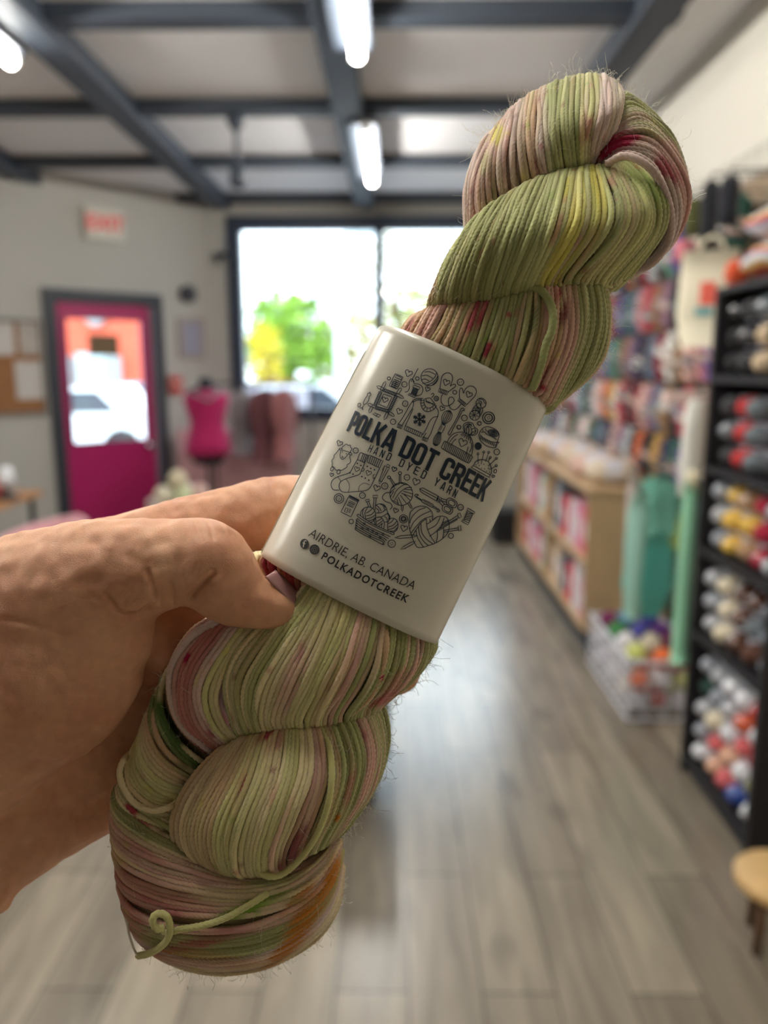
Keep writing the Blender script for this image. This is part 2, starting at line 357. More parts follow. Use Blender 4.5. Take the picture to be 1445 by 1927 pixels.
b = MB(); b.box((0,1.5,2.7), (6.8,3,5.4)); b.build('brick_wall', BR, r)
b = MB(); b.box((2.6,-.05,2.4), (1.7,.3,4.8)); b.build('white_panel', WH, r)
for x in (-2.9,-1.5,.1): b = MB(); b.box((x,-.1,1.0), (.5,.25,2.0)); b.build('post', WH, r)
for x in (-2.3,-.4): b = MB(); b.tube([(x,-.05,3.3),(x,-.22,3.3)], .33, 20); b.build('round_sign', WH, r)
b = MB(); b.box((-.5,-.06,1.3), (1.3,.1,1.6)); b.build('shop_window', mat('pale_shop_glass', srgb(170,190,196), rough=.2), r)

# ================================================================ on the angled wall
def on_diag(name, px0, py0, px1, py1, depth, m, label, cat, off=0.0, bev=.004):
    ta, za = diag(px0, py0, off+depth); tb, zb = diag(px1, py1, off+depth); t0, t1 = sorted((ta, tb)); z0, z1 = sorted((za, zb))
    r = empty(name, dw((t0+t1)/2, (z0+z1)/2, off), DRZ, label, cat); return r, t1-t0, z1-z0
SGN = 1 if DN.dot(Vector((-math.sin(DRZ), math.cos(DRZ), 0))) > 0 else -1
XS = 1 if SGN > 0 else 1
def lbox(r, name, x0, x1, o0, o1, z0, z1, m, bev=.003):
    b = MB(); b.box(((x0+x1)/2, SGN*(o0+o1)/2, (z0+z1)/2), (abs(x1-x0), abs(o1-o0), abs(z1-z0)), bev=bev); return b.build(name, m, r)
def word_on(r, text, size, pos, ink, name, depth=.004):
    """block capitals standing slightly proud of a sign that faces the room"""
    cu = bpy.data.curves.new(name, 'FONT'); cu.body = text; cu.size = size; cu.extrude = depth; cu.align_x = 'CENTER'; cu.align_y = 'CENTER'; cu.offset = size*.02
    o = bpy.data.objects.new(name, cu); COL.objects.link(o); bpy.context.view_layer.update()
    me = bpy.data.meshes.new_from_object(o.evaluated_get(bpy.context.evaluated_depsgraph_get())); bpy.data.objects.remove(o); bpy.data.curves.remove(cu)
    me.transform(Matrix.Translation(pos) @ Matrix.Rotation(math.pi if SGN > 0 else 0, 4, 'Z') @ Matrix.Rotation(math.pi/2, 4, 'X')); me.materials.clear(); me.materials.append(ink)
    o = bpy.data.objects.new(name, me); COL.objects.link(o); o.parent = r; return o
WHP = mat('white_plastic', srgb(206,204,192), rough=.5)
r, w, h = on_diag('exit_sign', 158, 386, 236, 456, .06, None, 'white exit sign with red letters on the wall above the magenta door', 'exit sign')
lbox(r, 'sign_case', -w/2, w/2, 0, .06, -h/2, h/2, WHP, .008); word_on(r, 'EXIT', h*.62, (0, SGN*.064, 0), mat('red_sign_letters', srgb(214,62,66), emit=srgb(226,62,70), estr=.08), 'sign_letters')
r, w, h = on_diag('cork_board', -120, 594, 92, 780, .03, None, 'framed cork notice board with pinned papers left of the door', 'notice board')
lbox(r, 'cork', -w/2+.02, w/2-.02, 0, .015, -h/2+.02, h/2-.02, mat('cork', srgb(150,104,66), rough=.9, noise=.15, nscale=40))
b = MB()
for x0, x1, z0, z1 in ((-w/2,-w/2+.025,-h/2,h/2),(w/2-.025,w/2,-h/2,h/2),(-w/2,w/2,-h/2,-h/2+.025),(-w/2,w/2,h/2-.025,h/2)): b.box(((x0+x1)/2, SGN*.014, (z0+z1)/2), (x1-x0,.028,z1-z0), bev=.003)
b.build('board_frame', mat('grey_frame', srgb(120,116,110)), r)
PAP = mat('notice_paper', srgb(196,192,188), rough=.8, noise=.05, nscale=30); PAPB = mat('printed_leaflet', srgb(176,168,160), rough=.8, noise=.25, nscale=25)
for px0, py0, px1, py1, m, lab in ((-30,605,30,668,PAP,'white notice pinned at the top left of the cork board'),(34,605,86,668,PAPB,'printed leaflet with a brown picture pinned at the top right of the cork board'),(28,680,84,750,PAP,'white sheet pinned low on the cork board beside the door'),(-60,612,-34,668,PAPB,'leaflet pinned at the far left of the cork board')):
    r2, w2, h2 = on_diag('pinned_paper', px0, py0, px1, py1, .018, None, lab, 'paper', .016)
    lbox(r2, 'sheet', -w2/2, w2/2, 0, .002, -h2/2, h2/2, m, 0); b = MB(); b.ball((0, SGN*.012, h2/2-.02), .007, 8, 6); b.build('pin', mat('red_pin', srgb(190,40,50)), r2, True)
t_, z_ = diag(355, 553, .04); r = empty('wall_speaker', dw(t_, z_, 0), DRZ, 'small round black speaker on the wall right of the door', 'speaker')
b = MB(); b.tube([(0,0,0),(0,SGN*.05,0)], .075, 20); b.build('speaker_case', mat('black_plastic', srgb(28,28,32), rough=.4), r, True); b = MB(); b.tube([(0,SGN*.05,0),(0,SGN*.058,0)], .055, 20); b.build('speaker_grille', mat('dark_mesh', srgb(60,60,66), rough=.6), r)
r, w, h = on_diag('framed_notice', 334, 596, 388, 676, .02, None, 'small grey notice in a pale frame between the door and the window', 'picture frame')
lbox(r, 'picture_frame', -w/2, w/2, 0, .02, -h/2, h/2, mat('tan_frame', srgb(160,148,138))); lbox(r, 'print', -w/2+.04, w/2-.04, .02, .023, -h/2+.04, h/2-.04, mat('lilac_print', srgb(150,148,165)), 0)
r, w, h = on_diag('fire_alarm', 321, 708, 345, 740, .05, None, 'small red fire alarm box beside the door frame', 'fire alarm')
lbox(r, 'alarm_case', -w/2, w/2, 0, .05, -h/2, h/2, mat('alarm_red', srgb(196,60,54), rough=.4), .006); lbox(r, 'pull_handle', -w*.3, w*.3, .05, .06, -.01, .02, WHP)
ta, za = diag(165, 629, -.03); tb, zb = diag(225, 670, -.03)
o = MB(); dbox(o, min(ta,tb), max(ta,tb), zb, za, -.034, -.028); o = o.build('door_sign', mat('brown_card', srgb(120,98,72), rough=.8)); tag(o, 'brown card sign hanging inside the door glass', 'sign')
o.data.transform(Matrix.Translation(-dw((ta+tb)/2, (za+zb)/2, -.03))); o.location = dw((ta+tb)/2, (za+zb)/2, -.03)
p = on_plane(420, 480, 1, WY-.04); o = MB(); o.box((0,0,0), (.16,.08,.04), bev=.01).box((-.05,0,-.03), (.03,.05,.1), bev=.008); o = o.build('wall_bracket', BEAMM); o.location = (p.x, WY-.045, p.z); tag(o, 'small dark bracket on the wall left of the window frame', 'bracket')
# hanging rod from a ceiling beam
p = on_plane(441, 195, 1, 4.74); zt = CEIL-.07; zb = on_plane(444, 352, 1, 4.74).z
r = empty('ceiling_fan_rod', (p.x, 4.76, zt), 0, 'dark rod hanging from a ceiling beam left of the tube lights', 'ceiling rod')
b = MB(); b.lathe((0,0,0), [(.055,0),(.05,-.05),(.02,-.09)], 16); b.build('ceiling_canopy', BEAMM, r, True)
b = MB(); b.tube([(0,0,-.05),(0,0,zb-zt+.06)], .014, 10); b.build('rod', BEAMM, r, True)
b = MB(); b.lathe((0,0,zb-zt), [(.02,.13),(.045,.10),(.05,.02),(.03,0)], 16); b.build('lower_cap', BEAMM, r, True)

# ================================================================ left side of the shop
FAB = lambda n, c, **k: mat(n, c, rough=.85, sheen=.2, noise=.08, nscale=25, **k)
# dress form in magenta
x, y = -1.50, 6.2; r = empty('dress_form', (x, y, 0), .35, 'black dress form wearing a magenta top beside the window', 'dress form')
b = MB(); b.lathe((0,0,0), [(.10,.72),(.15,.78),(.165,.86),(.13,1.0),(.115,1.06),(.15,1.18),(.17,1.25),(.15,1.31),(.06,1.345),(.05,1.40),(.03,1.42)], 22, sy=.68); b.build('torso', mat('black_jersey', srgb(26,30,40), rough=.8), r, True)
b = MB(); b.tube([(0,0,.06),(0,0,.75)], .016, 8)
for a in range(3): b.tube([(0,0,.14),(.26*math.cos(a*2.1+.4),.26*math.sin(a*2.1+.4),.015)], .012, 6)
b.build('stand', mat('dark_metal', srgb(48,50,52), rough=.5), r)
b = MB(); b.lathe((0,0,0), [(.19,.80),(.178,.9),(.145,1.0),(.135,1.06),(.165,1.17),(.185,1.24),(.16,1.30),(.11,1.325)], 26, sy=.72, caps=False); o = b.build('magenta_top', FAB('magenta_knit', srgb(176,20,92)), r, True); md = o.modifiers.new('t', 'SOLIDIFY'); md.thickness = .006
b = MB(); b.tube([(-.12,-.10,1.30),(0,-.15,1.24),(.12,-.10,1.33)], .012, 8); b.build('collar_strap', mat('grey_strap', srgb(150,140,150)), r, True)
# clothes rail
r = empty('clothes_rail', (-1.12, 6.62, 0), 0, 'dark metal clothes rail under the window corner', 'clothes rail')
b = MB(); b.tube([(-.42,0,1.36),(.42,0,1.36)], .012, 8).tube([(-.42,0,0),(-.42,0,1.36)], .012, 8).tube([(.42,0,0),(.42,0,1.36)], .012, 8).tube([(-.42,-.15,.02),(-.42,.15,.02)], .012, 8).tube([(.42,-.15,.02),(.42,.15,.02)], .012, 8); b.build('rail', mat('dark_metal', srgb(48,50,52)), r, True)
def garment(x, y, z, w, h, d, col, label, rz=0.0, name='cardigan', sleeves=True, grp=None):
    r = empty(name, (x, y, z), rz, label, 'garment', grp); m = mat('knit_'+'_'.join(label.split()[:2]).lower().replace(',',''), col, rough=.9, sheen=.2, noise=.1, nscale=18)
    b = MB(); n = 22; prof = [(.12,0),(.42,-.05),(.5,-.12),(.44,-.3),(.46,-.6),(.52,-1.0)]
    V = []
    for q, (wx, zz) in enumerate(prof):
        for k in range(n):
            a = 2*math.pi*k/n; fold = 1+.10*math.sin(a*5+q)*(q/5); V.append((wx*w*math.cos(a), d*.5*math.sin(a)*fold*(.5+.5*min(1, q/2)), zz*h))
    b.add(V, [(q*n+k, q*n+(k+1)%n, (q+1)*n+(k+1)%n, (q+1)*n+k) for q in range(len(prof)-1) for k in range(n)]+[tuple(range(n)), tuple(reversed(range((len(prof)-1)*n, len(prof)*n)))])
    b.build('body', m, r, True)
    if sleeves:
        for s in (-1, 1): b = MB(); b.tube([(s*w*.42,0,-h*.08),(s*w*.56,-.01,-h*.3),(s*w*.56,-.02,-h*.62)], [w*.12,w*.10,w*.08], 12); b.build('sleeve', m, r, True)
    b = MB(); b.tube([(0,0,-.01),(0,0,.0325)], .003, 6); b.build('hanger_hook', mat('dark_metal', srgb(48,50,52)), r)
    return r
garment(-1.30, 6.62, 1.315, .24, .56, .12, srgb(126,118,120), 'pale grey cardigan hanging on the clothes rail beside the dress form', 1.1)
garment(-1.10, 6.62, 1.315, .30, .62, .14, srgb(96,52,58), 'dusty maroon cardigan hanging in the middle of the clothes rail', .9)
garment(-.94, 6.62, 1.315, .26, .60, .12, srgb(146,90,90), 'salmon pink cardigan at the right end of the clothes rail', 1.0)
r = empty('display_cabinet', (-1.42, 6.95, 0), 0, 'low pale pink cabinet behind the dress form and rail', 'cabinet')
PKC = mat('pale_pink_paint', srgb(206,160,164), rough=.6)
b = MB(); b.box((0,0,.5), (1.0,.3,.9), bev=.008).box((0,0,.03), (.95,.26,.06)); b.build('cabinet_body', PKC, r)
for s in (-1,1):
    b = MB(); b.box((s*.245,-.156,.5), (.47,.014,.84), bev=.004); dd = b.build('cabinet_door', PKC, r); b = MB(); b.ball((s*.04,-.175,.6), .014, 8, 6); b.build('door_knob', mat('brushed_steel', srgb(200,196,196)), dd, True)
# basket of cream yarn on legs
x, y = -1.53, 5.45; r = empty('yarn_basket', (x, y, 0), 0, 'round cream patterned basket in front of the magenta door', 'basket')
b = MB(); b.lathe((0,0,0), [(.17,.26),(.21,.30),(.235,.43),(.245,.55),(.23,.565),(.21,.53)], 28); b.build('basket_body', mat('cream_pink_pattern', srgb(196,176,166), rough=.9, noise=.3, nscale=22), r, True)
for a in range(3): b = MB(); b.tube([(.14*math.cos(a*2.1),14*0+.14*math.sin(a*2.1),.28),(.2*math.cos(a*2.1),.2*math.sin(a*2.1),0)], .014, 8); b.build('leg', mat('pale_wood', srgb(180,150,110)), r)
rng = random.Random(4)
for k, (dx, dy, c, lb) in enumerate(((-.11,-.05,srgb(226,220,196),'cream yarn ball at the left of the round basket'),(.045,-.105,srgb(208,214,170),'pale green yarn ball at the front right of the round basket'),(.0,.115,srgb(232,226,210),'white yarn ball at the back of the round basket'),(.125,.04,srgb(214,180,170),'pale pink yarn ball at the right of the round basket'),(-.02,.0,srgb(222,210,180),'beige yarn ball on top in the middle of the round basket'))):
    b = MB(); b.ball((0,0,0), .068, 16, 12); o = b.build('yarn_ball', mat('basket_yarn_%d' % k, c, rough=.95, noise=.15, nscale=60, bump=.6, bscale=120), None, True); o.location = (x+dx, y+dy, .60+(.105 if k == 4 else 0)); tag(o, lb, 'yarn ball', 'yarn balls in the round basket')
# pink tub chair
x, y = -1.86, 3.95; r = empty('tub_chair', (x, y, 0), -.5, 'small pale pink tub chair at the left behind the hand', 'chair'); PKV = mat('pink_velvet', srgb(222,160,168), rough=.7, sheen=.5)
b = MB(); V = []; n = 26
for i in range(n):
    a = math.radians(-30+240*i/(n-1)); h = .70-.10*abs(i/(n-1)-.5)*2
    for rr, zz in ((.235,.40),(.25,h-.02),(.24,h),(.215,h-.01),(.20,.42)): V.append((rr*math.cos(a), rr*math.sin(a), zz))
b.add(V, [(i*5+k, i*5+(k+1)%5, (i+1)*5+(k+1)%5, (i+1)*5+k) for i in range(n-1) for k in range(5)]+[(0,1,2,3,4),tuple(reversed(range((n-1)*5,n*5)))]); b.build('backrest', PKV, r, True)
b = MB(); b.lathe((0,0,0), [(.18,.34),(.21,.37),(.21,.43),(.18,.46)], 24); b.build('seat', PKV, r, True)
for a in range(4): b = MB(); b.tube([(.15*math.cos(a*1.57+.78),.15*math.sin(a*1.57+.78),.36),(.2*math.cos(a*1.57+.78),.2*math.sin(a*1.57+.78),0)], .012, 8); b.build('leg', mat('gold_metal', srgb(190,150,90), metal=1.0, rough=.3), r)
# work table and what stands on it
r = empty('work_table', (-2.78, 4.35, 0), 0, 'wooden topped table at the edge in front of the notice board wall', 'table')
b = MB(); b.box((0,0,.74), (1.25,.6,.035), bev=.006); b.build('table_top', mat('warm_wood', srgb(176,128,84), rough=.5, noise=.12, nscale=8), r)
for sx in (-1,1):
    for sy in (-1,1): b = MB(); b.tube([(sx*.57,sy*.25,0),(sx*.57,sy*.25,.725)], .018, 8); b.build('leg', mat('dark_metal', srgb(48,50,52)), r)
p = on_plane(14, 930, 1, 4.3)
r = empty('yarn_winder', (p.x, 4.3, .7575), 0, 'small white and black yarn winder on the table at the edge', 'yarn winder')
b = MB(); b.lathe((0,0,0), [(.06,0),(.06,.02),(.02,.03),(.02,.08)], 18); b.build('base', mat('black_plastic', srgb(28,28,32)), r, True)
b = MB(); b.lathe((0,0,0), [(.02,.07),(.055,.09),(.04,.16),(.025,.19)], 18); b.build('cone', mat('glossy_white_plastic', srgb(225,228,232), rough=.15), r, True)
o = MB().lathe((0,0,0), [(.03,0),(.035,.05),(.03,.1),(.018,.12)], 14).build('thread_cone', mat('coral_thread', srgb(214,70,84), rough=.8), None, True); o.location = (p.x-.1, 4.36, .7575); tag(o, 'coral red thread cone behind the yarn winder', 'thread cone')
r = empty('office_chair', (-2.28, 3.62, 0), .3, 'black chair back low at the edge beside the pink tub chair', 'chair'); BK = mat('black_fabric', srgb(24,26,32), rough=.85)
b = MB(); b.box((0,0,.46), (.44,.42,.07), bev=.03); b.build('seat', BK, r, True); b = MB(); b.box((0,.2,.68), (.4,.06,.32), bev=.028); b.build('backrest', BK, r, True)
for a in range(4): b = MB(); b.tube([(.17*(1 if a < 2 else -1),.17*(1 if a % 2 else -1),.43),(.2*(1 if a < 2 else -1),.2*(1 if a % 2 else -1),0)], .013, 8); b.build('leg', mat('dark_metal', srgb(48,50,52)), r)
# teal ottoman hidden mostly behind the skein
r = empty('ottoman', (-.29, 2.6, 0), 0, 'dark teal ottoman on the floor, mostly hidden behind the lower half of the skein', 'ottoman')
b = MB(); b.box((0,0,.335), (.56,.5,.25), bev=.03); b.build('cushion', mat('dark_teal_velvet', srgb(12,74,92), rough=.8, sheen=.2), r, True)
b = MB(); b.box((0,0,.16), (.46,.40,.1), bev=.01); b.build('plinth', mat('black_wood', srgb(30,28,28), rough=.6), r)
for sx in (-1,1):
    for sy in (-1,1): b = MB(); b.tube([(sx*.2,sy*.16,.11),(sx*.2,sy*.16,0)], .02, 8); b.build('foot', mat('black_wood', srgb(30,28,28)), r)

# ================================================================ right side: black shelf unit, hanging yarn, cabinet
BLK = mat('black_shelf_board', srgb(34,32,34), rough=.6, spec=.3)
SX0, SX1, SY0, SY1 = 1.09, 1.46, 2.17, 2.68
r = empty('shelf_unit', (1.28, 2.42, 0), 0, 'tall black shelf unit full of yarn at the right edge', 'shelf unit')
def spart(name, x0, x1, y0, y1, z0, z1): b = MB(); b.box(((x0+x1)/2-1.28,(y0+y1)/2-2.42,(z0+z1)/2), (x1-x0,y1-y0,z1-z0), bev=.003); return b.build(name, BLK, r)
spart('side_panel', SX0, SX1, SY0-.03, SY0, 0, 1.76); spart('side_panel', SX0, SX1, SY1, SY1+.025, 0, 1.76)
SH = [.07, .56, .87, 1.16, 1.47]
for z in SH: spart('shelf', SX0, SX1, SY0, SY1, z-.022, z)
spart('top_panel', SX0, SX1, SY0-.03, SY1+.025, 1.74, 1.76); spart('back_panel', SX1, SX1+.01, SY0-.03, SY1+.025, 0, 1.76); spart('kick_plate', SX0+.02, SX0+.035, SY0, SY1, 0, .05)
BALLM = obj_color_mat('ball_yarn', .8, .1); SHINY = obj_color_mat('clear_wrapped_yarn', .12)
SHINY.node_tree.nodes['Principled BSDF'].inputs['Coat Weight'].default_value = 1.0; SHINY.node_tree.nodes['Principled BSDF'].inputs['Coat Roughness'].default_value = .06
BANDM = mat('ball_band_glint_white', srgb(236,238,250), rough=.10, coat=1.0)  # plastic band; blue-white colour stands in for window glints
def knitball_mesh(name, m, L=.085, R=.036, seg=20, rings=15):
    """a pull skein lying on its side with ridges of wound yarn"""
    V = []
    for i in range(rings):
        t = i/(rings-1); x = (t-.5)*2*L*1; rad = R*math.sqrt(max(0, 1-(abs(2*t-1))**2.6))+.002
        for k in range(seg):
            a = 2*math.pi*k/seg; rr = rad*(1+.05*math.sin(a*9+t*14)); V.append((x, rr*math.cos(a), rr*math.sin(a)))
    F = [(i*seg+k, i*seg+(k+1)%seg, (i+1)*seg+(k+1)%seg, (i+1)*seg+k) for i in range(rings-1) for k in range(seg)]+[tuple(reversed(range(seg))), tuple((rings-1)*seg+k for k in range(seg))]
    me = bpy.data.meshes.new(name); me.from_pydata(V, [], F); me.materials.append(m); me.polygons.foreach_set('use_smooth', [True]*len(F)); return me
MEB = knitball_mesh('yarn_ball', BALLM); MEW = knitball_mesh('wrapped_yarn', SHINY)
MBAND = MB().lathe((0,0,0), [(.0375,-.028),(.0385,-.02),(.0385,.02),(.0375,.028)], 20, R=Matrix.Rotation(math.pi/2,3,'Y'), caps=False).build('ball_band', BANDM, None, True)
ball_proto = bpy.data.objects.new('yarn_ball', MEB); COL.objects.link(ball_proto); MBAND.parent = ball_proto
usedp = [False]
def place_ball(loc, rot, col, label, group, shiny=False, sc=1.0):
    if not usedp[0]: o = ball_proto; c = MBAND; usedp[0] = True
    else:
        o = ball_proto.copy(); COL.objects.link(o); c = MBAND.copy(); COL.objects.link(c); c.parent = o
    if shiny: o.data = MEW
    elif o is not ball_proto: o.data = MEB
    o.location = loc; o.rotation_euler = rot; o.color = (*col, 1); o.scale = (sc,)*3
    tag(o, label, 'yarn ball', group); return o
CN = {'charcoal':srgb(58,58,62),'black':srgb(26,26,30),'beige':srgb(206,182,150),'maroon':srgb(120,20,48),'red':srgb(190,44,46),'slate grey':srgb(110,118,124),'pale grey':srgb(176,178,184),'cream':srgb(226,214,186),'mustard':srgb(226,186,84),'crimson':srgb(168,24,56),'brown':srgb(92,56,40),'white':srgb(226,228,234),'peach':srgb(226,178,150),'coral':srgb(214,104,108),'blue':srgb(36,70,150),'orange':srgb(206,84,40),'olive':srgb(140,140,84),'tan':srgb(170,136,100),'silver':srgb(150,154,164),'pine green':srgb(30,66,56)}
ORD = ['near', 'second', 'middle', 'fourth', 'far']; ROW = ['bottom', 'second', 'third', 'fourth', 'fifth']
def fill_bay(z, top, cols, bay, shiny_p=.3, loose=False):
    rg = random.Random(int(z*100)); rows = int((top-z-.01)/.084); ny = len(cols); pitch = (SY1-SY0-.02)/ny
    for j in range(rows):
        for i in range(ny):
            cname = cols[i] if isinstance(cols[i], str) else cols[i][j % len(cols[i])]
            y = SY0+.01+pitch*(i+.5); zz = z+.0425+j*.084; jit = .003 if loose else .002
            place_ball((SX0+.10+rg.uniform(-.01,.01), y+rg.uniform(-jit,jit), zz), (rg.uniform(0,6.28), rg.uniform(-.02,.02), rg.uniform(-.06,.06)), CN[cname],
                '%s yarn ball, %s bay of black shelf unit, %s row, %s column' % (cname, bay, ROW[j] if j < 5 else 'top', ORD[i]),
                'yarn balls in the black shelf unit', rg.random() < shiny_p, 1.0)
fill_bay(SH[4], 1.74, ['charcoal','black',('beige','beige','slate grey','maroon'),'charcoal','black'], 'top', .35)
fill_bay(SH[3], SH[4]-.02, [('cream','black'),'charcoal','slate grey','red',('charcoal','slate grey')], 'second highest', .35)
fill_bay(SH[2], SH[3]-.02, [('pale grey','crimson'),'crimson',('tan','mustard'),'mustard',('silver','pale grey')], 'middle', .4)
fill_bay(SH[1], SH[2]-.02, ['silver',('brown','slate grey'),'brown','cream',('pale grey','silver')], 'second lowest', .5)
fill_bay(SH[0], SH[1]-.02, [('white','olive','red','white','red'),('blue','white','coral','orange','white'),('coral','peach','white','pale grey','white'),('peach','coral','cream','silver','pale grey'),('white','silver','pale grey','pine green','silver')], 'lowest', .6, True)
# wire grid and hanging skeins on the right wall
r = empty('wire_grid_panel', (RX-.020, 4.9, 1.6), 0, 'pale wire grid panel fixed high along the right wall', 'wire grid')
b = MB()
for k in range(48): y = 2.2-4.9+k*.105; b.tube([(0,y,-.75),(0,y,.78)], .0028, 5)
for k in range(15): b.tube([(.004,2.2-4.9,-.75+k*.109),(.004,2.25,-.75+k*.109)], .0028, 5)
b.build('grid_wires', mat('chrome_wire', srgb(170,168,160), rough=.35, metal=.8), r)
o = slab('peg_panel', RX-.012, RX-.002, 3.15, 7.0, .9, 2.28, mat('taupe_pegboard', srgb(150,128,104), rough=.8)); tag(o, 'taupe pegboard panel on the wall behind the hanging yarn', 'pegboard')
HANG = obj_color_mat('hanging_yarn', .9, .15)
def hank_mesh():
    """twisted hank: two plies wound round each other, hanging loop at the top"""
    V, F = [], []; seg = 10; K = 44
    for ply in (0, 1):
        off = len(V)
        for i in range(K):
            t = i/(K-1); z = -t*.24; e = max(0, math.sin(math.pi*min(1, t*1.02)))**.3; R = .017*e+.003; ph = ply*math.pi + t*13
            cx, cy = R*math.cos(ph), R*math.sin(ph); rad = .019*e+.005
            for k in range(seg):
                a = 2*math.pi*k/seg; rr = rad*(1+.06*math.sin(a*6-t*40)); V.append((cx+rr*math.cos(a), cy+rr*math.sin(a), z+.25*rr*math.cos(a-ph)))
        F += [(off+i*seg+k, off+i*seg+(k+1)%seg, off+(i+1)*seg+(k+1)%seg, off+(i+1)*seg+k) for i in range(K-1) for k in range(seg)]
    me = bpy.data.meshes.new('yarn_hank'); me.from_pydata(V, [], F); me.materials.append(HANG); me.polygons.foreach_set('use_smooth', [True]*len(F)); return me
MEH = hank_mesh(); MET = MB().lathe((0,0,-.12), [(.037,-.03),(.039,0),(.037,.03)], 16, caps=False).build('paper_tag', obj_color_mat('hank_tag_paper', .5), None, True)
hank0 = bpy.data.objects.new('yarn_hank', MEH); COL.objects.link(hank0); MET.parent = hank0
PAL = [('dusty pink',srgb(196,130,136)),('rose red',srgb(186,70,84)),('cream',srgb(224,214,194)),('purple',srgb(104,76,146)),('navy',srgb(48,48,84)),('forest green',srgb(44,92,78)),('mustard',srgb(196,154,84)),('crimson',srgb(134,20,40)),('black',srgb(34,34,38)),('pale grey',srgb(190,194,198)),('white',srgb(228,226,220)),('caramel',srgb(150,112,76)),('mauve',srgb(150,112,132)),('sea green',srgb(96,146,124)),('orange',srgb(206,106,58)),('slate blue',srgb(92,112,136)),('blush',srgb(222,182,172)),('chocolate',srgb(72,48,42))]
rg = random.Random(21); first = True; YC_ = [3.30+.126*k for k in range(29)]
rows = [2.19, 1.93, 1.67, 1.41, 1.15, .89]; RN = ['highest', 'second', 'third', 'fourth', 'fifth', 'lowest']
prev = {}; seen_l = set()
for ri, zr in enumerate(rows):
    last = None
    for ci, yy in enumerate(YC_):
        tries = 0
        if ri == 5 and yy > 3.8: continue
        while True:
            nm_, cc = rg.choice([q for q in PAL if q[0] not in (last, prev.get(ci))]); tries += 1
            if (nm_, ri, last, prev.get(ci)) not in seen_l or tries > 60: break
        seen_l.add((nm_, ri, last, prev.get(ci)))
        o = hank0 if first else hank0.copy(); t = MET if first else MET.copy()
        if not first: COL.objects.link(o); COL.objects.link(t); t.parent = o
        first = False; t.location = (0,0,rg.uniform(-.05,.05)); t.color = (*rg.choice([(.62,.6,.56),(.3,.25,.2),(.1,.1,.12),(.5,.35,.3),(.25,.3,.3)]),1); o.location = (RX-.085-.02*rg.random(), yy+rg.uniform(-.002,.002), zr+rg.uniform(-.004,.004)); o.rotation_euler = (rg.uniform(-.02,.02), rg.uniform(-.02,.02), rg.uniform(0,6.28)); o.scale = (1.35,1.35,rg.uniform(1.02,1.06)); o.color = (*cc, 1)
        pn = prev.get(ci)
        lb = '%s yarn hank, %s row' % (nm_, RN[ri])
        lb += (', beside a %s one' % last if last else ' at the near end') + (', under a %s one' % pn if pn else '')
        tag(o, lb, 'yarn hank', 'yarn hanks hanging on the wall grid'); last = nm_; prev[ci] = nm_
# tote bag, towel, rail
r = empty('tote_bag', (1.19, 3.02, 1.93), -.45, 'cream cotton tote bag with a small coral and teal print, hanging by the shelf unit', 'tote bag'); CT = mat('cream_canvas', srgb(230,222,198), rough=.9)
b = MB(); V = []; n = 20
for q, (wz, zz, dd) in enumerate(((.10,0,.012),(.105,-.1,.03),(.11,-.24,.035),(.085,-.355,.02))):
    for k in range(n): a = 2*math.pi*k/n; V.append((wz*math.copysign(abs(math.cos(a))**.5, math.cos(a)), dd*math.sin(a), zz))
b.add(V, [(q*n+k, q*n+(k+1)%n, (q+1)*n+(k+1)%n, (q+1)*n+k) for q in range(3) for k in range(n)]+[tuple(range(n)), tuple(reversed(range(3*n,4*n)))]); b.build('bag_body', CT, r, True)
for s in (-1,1): b = MB(); b.tube([(-.045,s*.01,-.01),(-.035,s*.012,.03),(0,s*.006,.05),(.035,s*.012,.03),(.045,s*.01,-.01)], .007, 8); b.build('handle', CT, r, True)
b = MB(); b.tube([(0,0,.046),((RX-.004-1.19)/math.cos(.45)*math.cos(.45)**2,(RX-.004-1.19)*math.sin(.45),.046)], .004, 6); b.build('hanging_peg', mat('dark_metal', srgb(48,50,52)), r); b = MB(); b.box((.0,-.034,-.16), (.055,.004,.085), bev=.001); b.build('coral_print', mat('coral_ink', srgb(232,104,88), rough=.8), r); b = MB(); b.box((-.01,-.036,-.225), (.06,.004,.035), bev=.001); b.build('teal_print', mat('teal_ink', srgb(120,170,170), rough=.8), r)
r = empty('hanging_towel', (1.13, 2.90, 1.36), 0, 'long white cotton towel hanging beside the black shelf unit', 'towel')
b = MB(); b.lathe((0,0,0), [(.02,.02),(.035,0),(.04,-.1),(.045,-.25),(.042,-.34),(.02,-.35)], 16, sx=1.1, sy=.6); b.build('folded_cloth', mat('white_cotton', srgb(236,234,226), rough=.9), r, True); b = MB(); b.tube([(0,0,.01),(0,0,.035)], .004, 6).tube([(0,0,.035),(RX-.004-1.13,0,.035)], .004, 6); b.build('hanging_peg', mat('dark_metal', srgb(48,50,52)), r)
r = empty('kraft_roll', (1.205, 2.84, 0), 0, 'brown paper roll standing between the white towel and the shelf unit', 'paper roll'); b = MB(); b.lathe((0,0,0), [(.032,0),(.032,1.40)], 18); b.build('roll', mat('kraft_paper', srgb(140,106,70), rough=.8), r, True); b = MB(); b.lathe((0,0,0), [(.012,.001),(.012,1.405)], 12); b.build('core', mat('grey_card', srgb(110,100,90)), r)
r = empty('display_rail', (1.265, 3.0, 1.385), 0, 'pale pink paper covered display rail below the tote bag', 'display rail'); b = MB(); b.box((0,0,0), (.45,.05,.045), bev=.006); b.build('rail_body', mat('blush_paper', srgb(234,206,198), rough=.5), r)
for s in (-1,1): b = MB(); b.box((s*.16,.03,-.03), (.02,.02,.08), bev=.002); b.build('clip', mat('pale_lilac_metal', srgb(190,190,214), rough=.2), r)
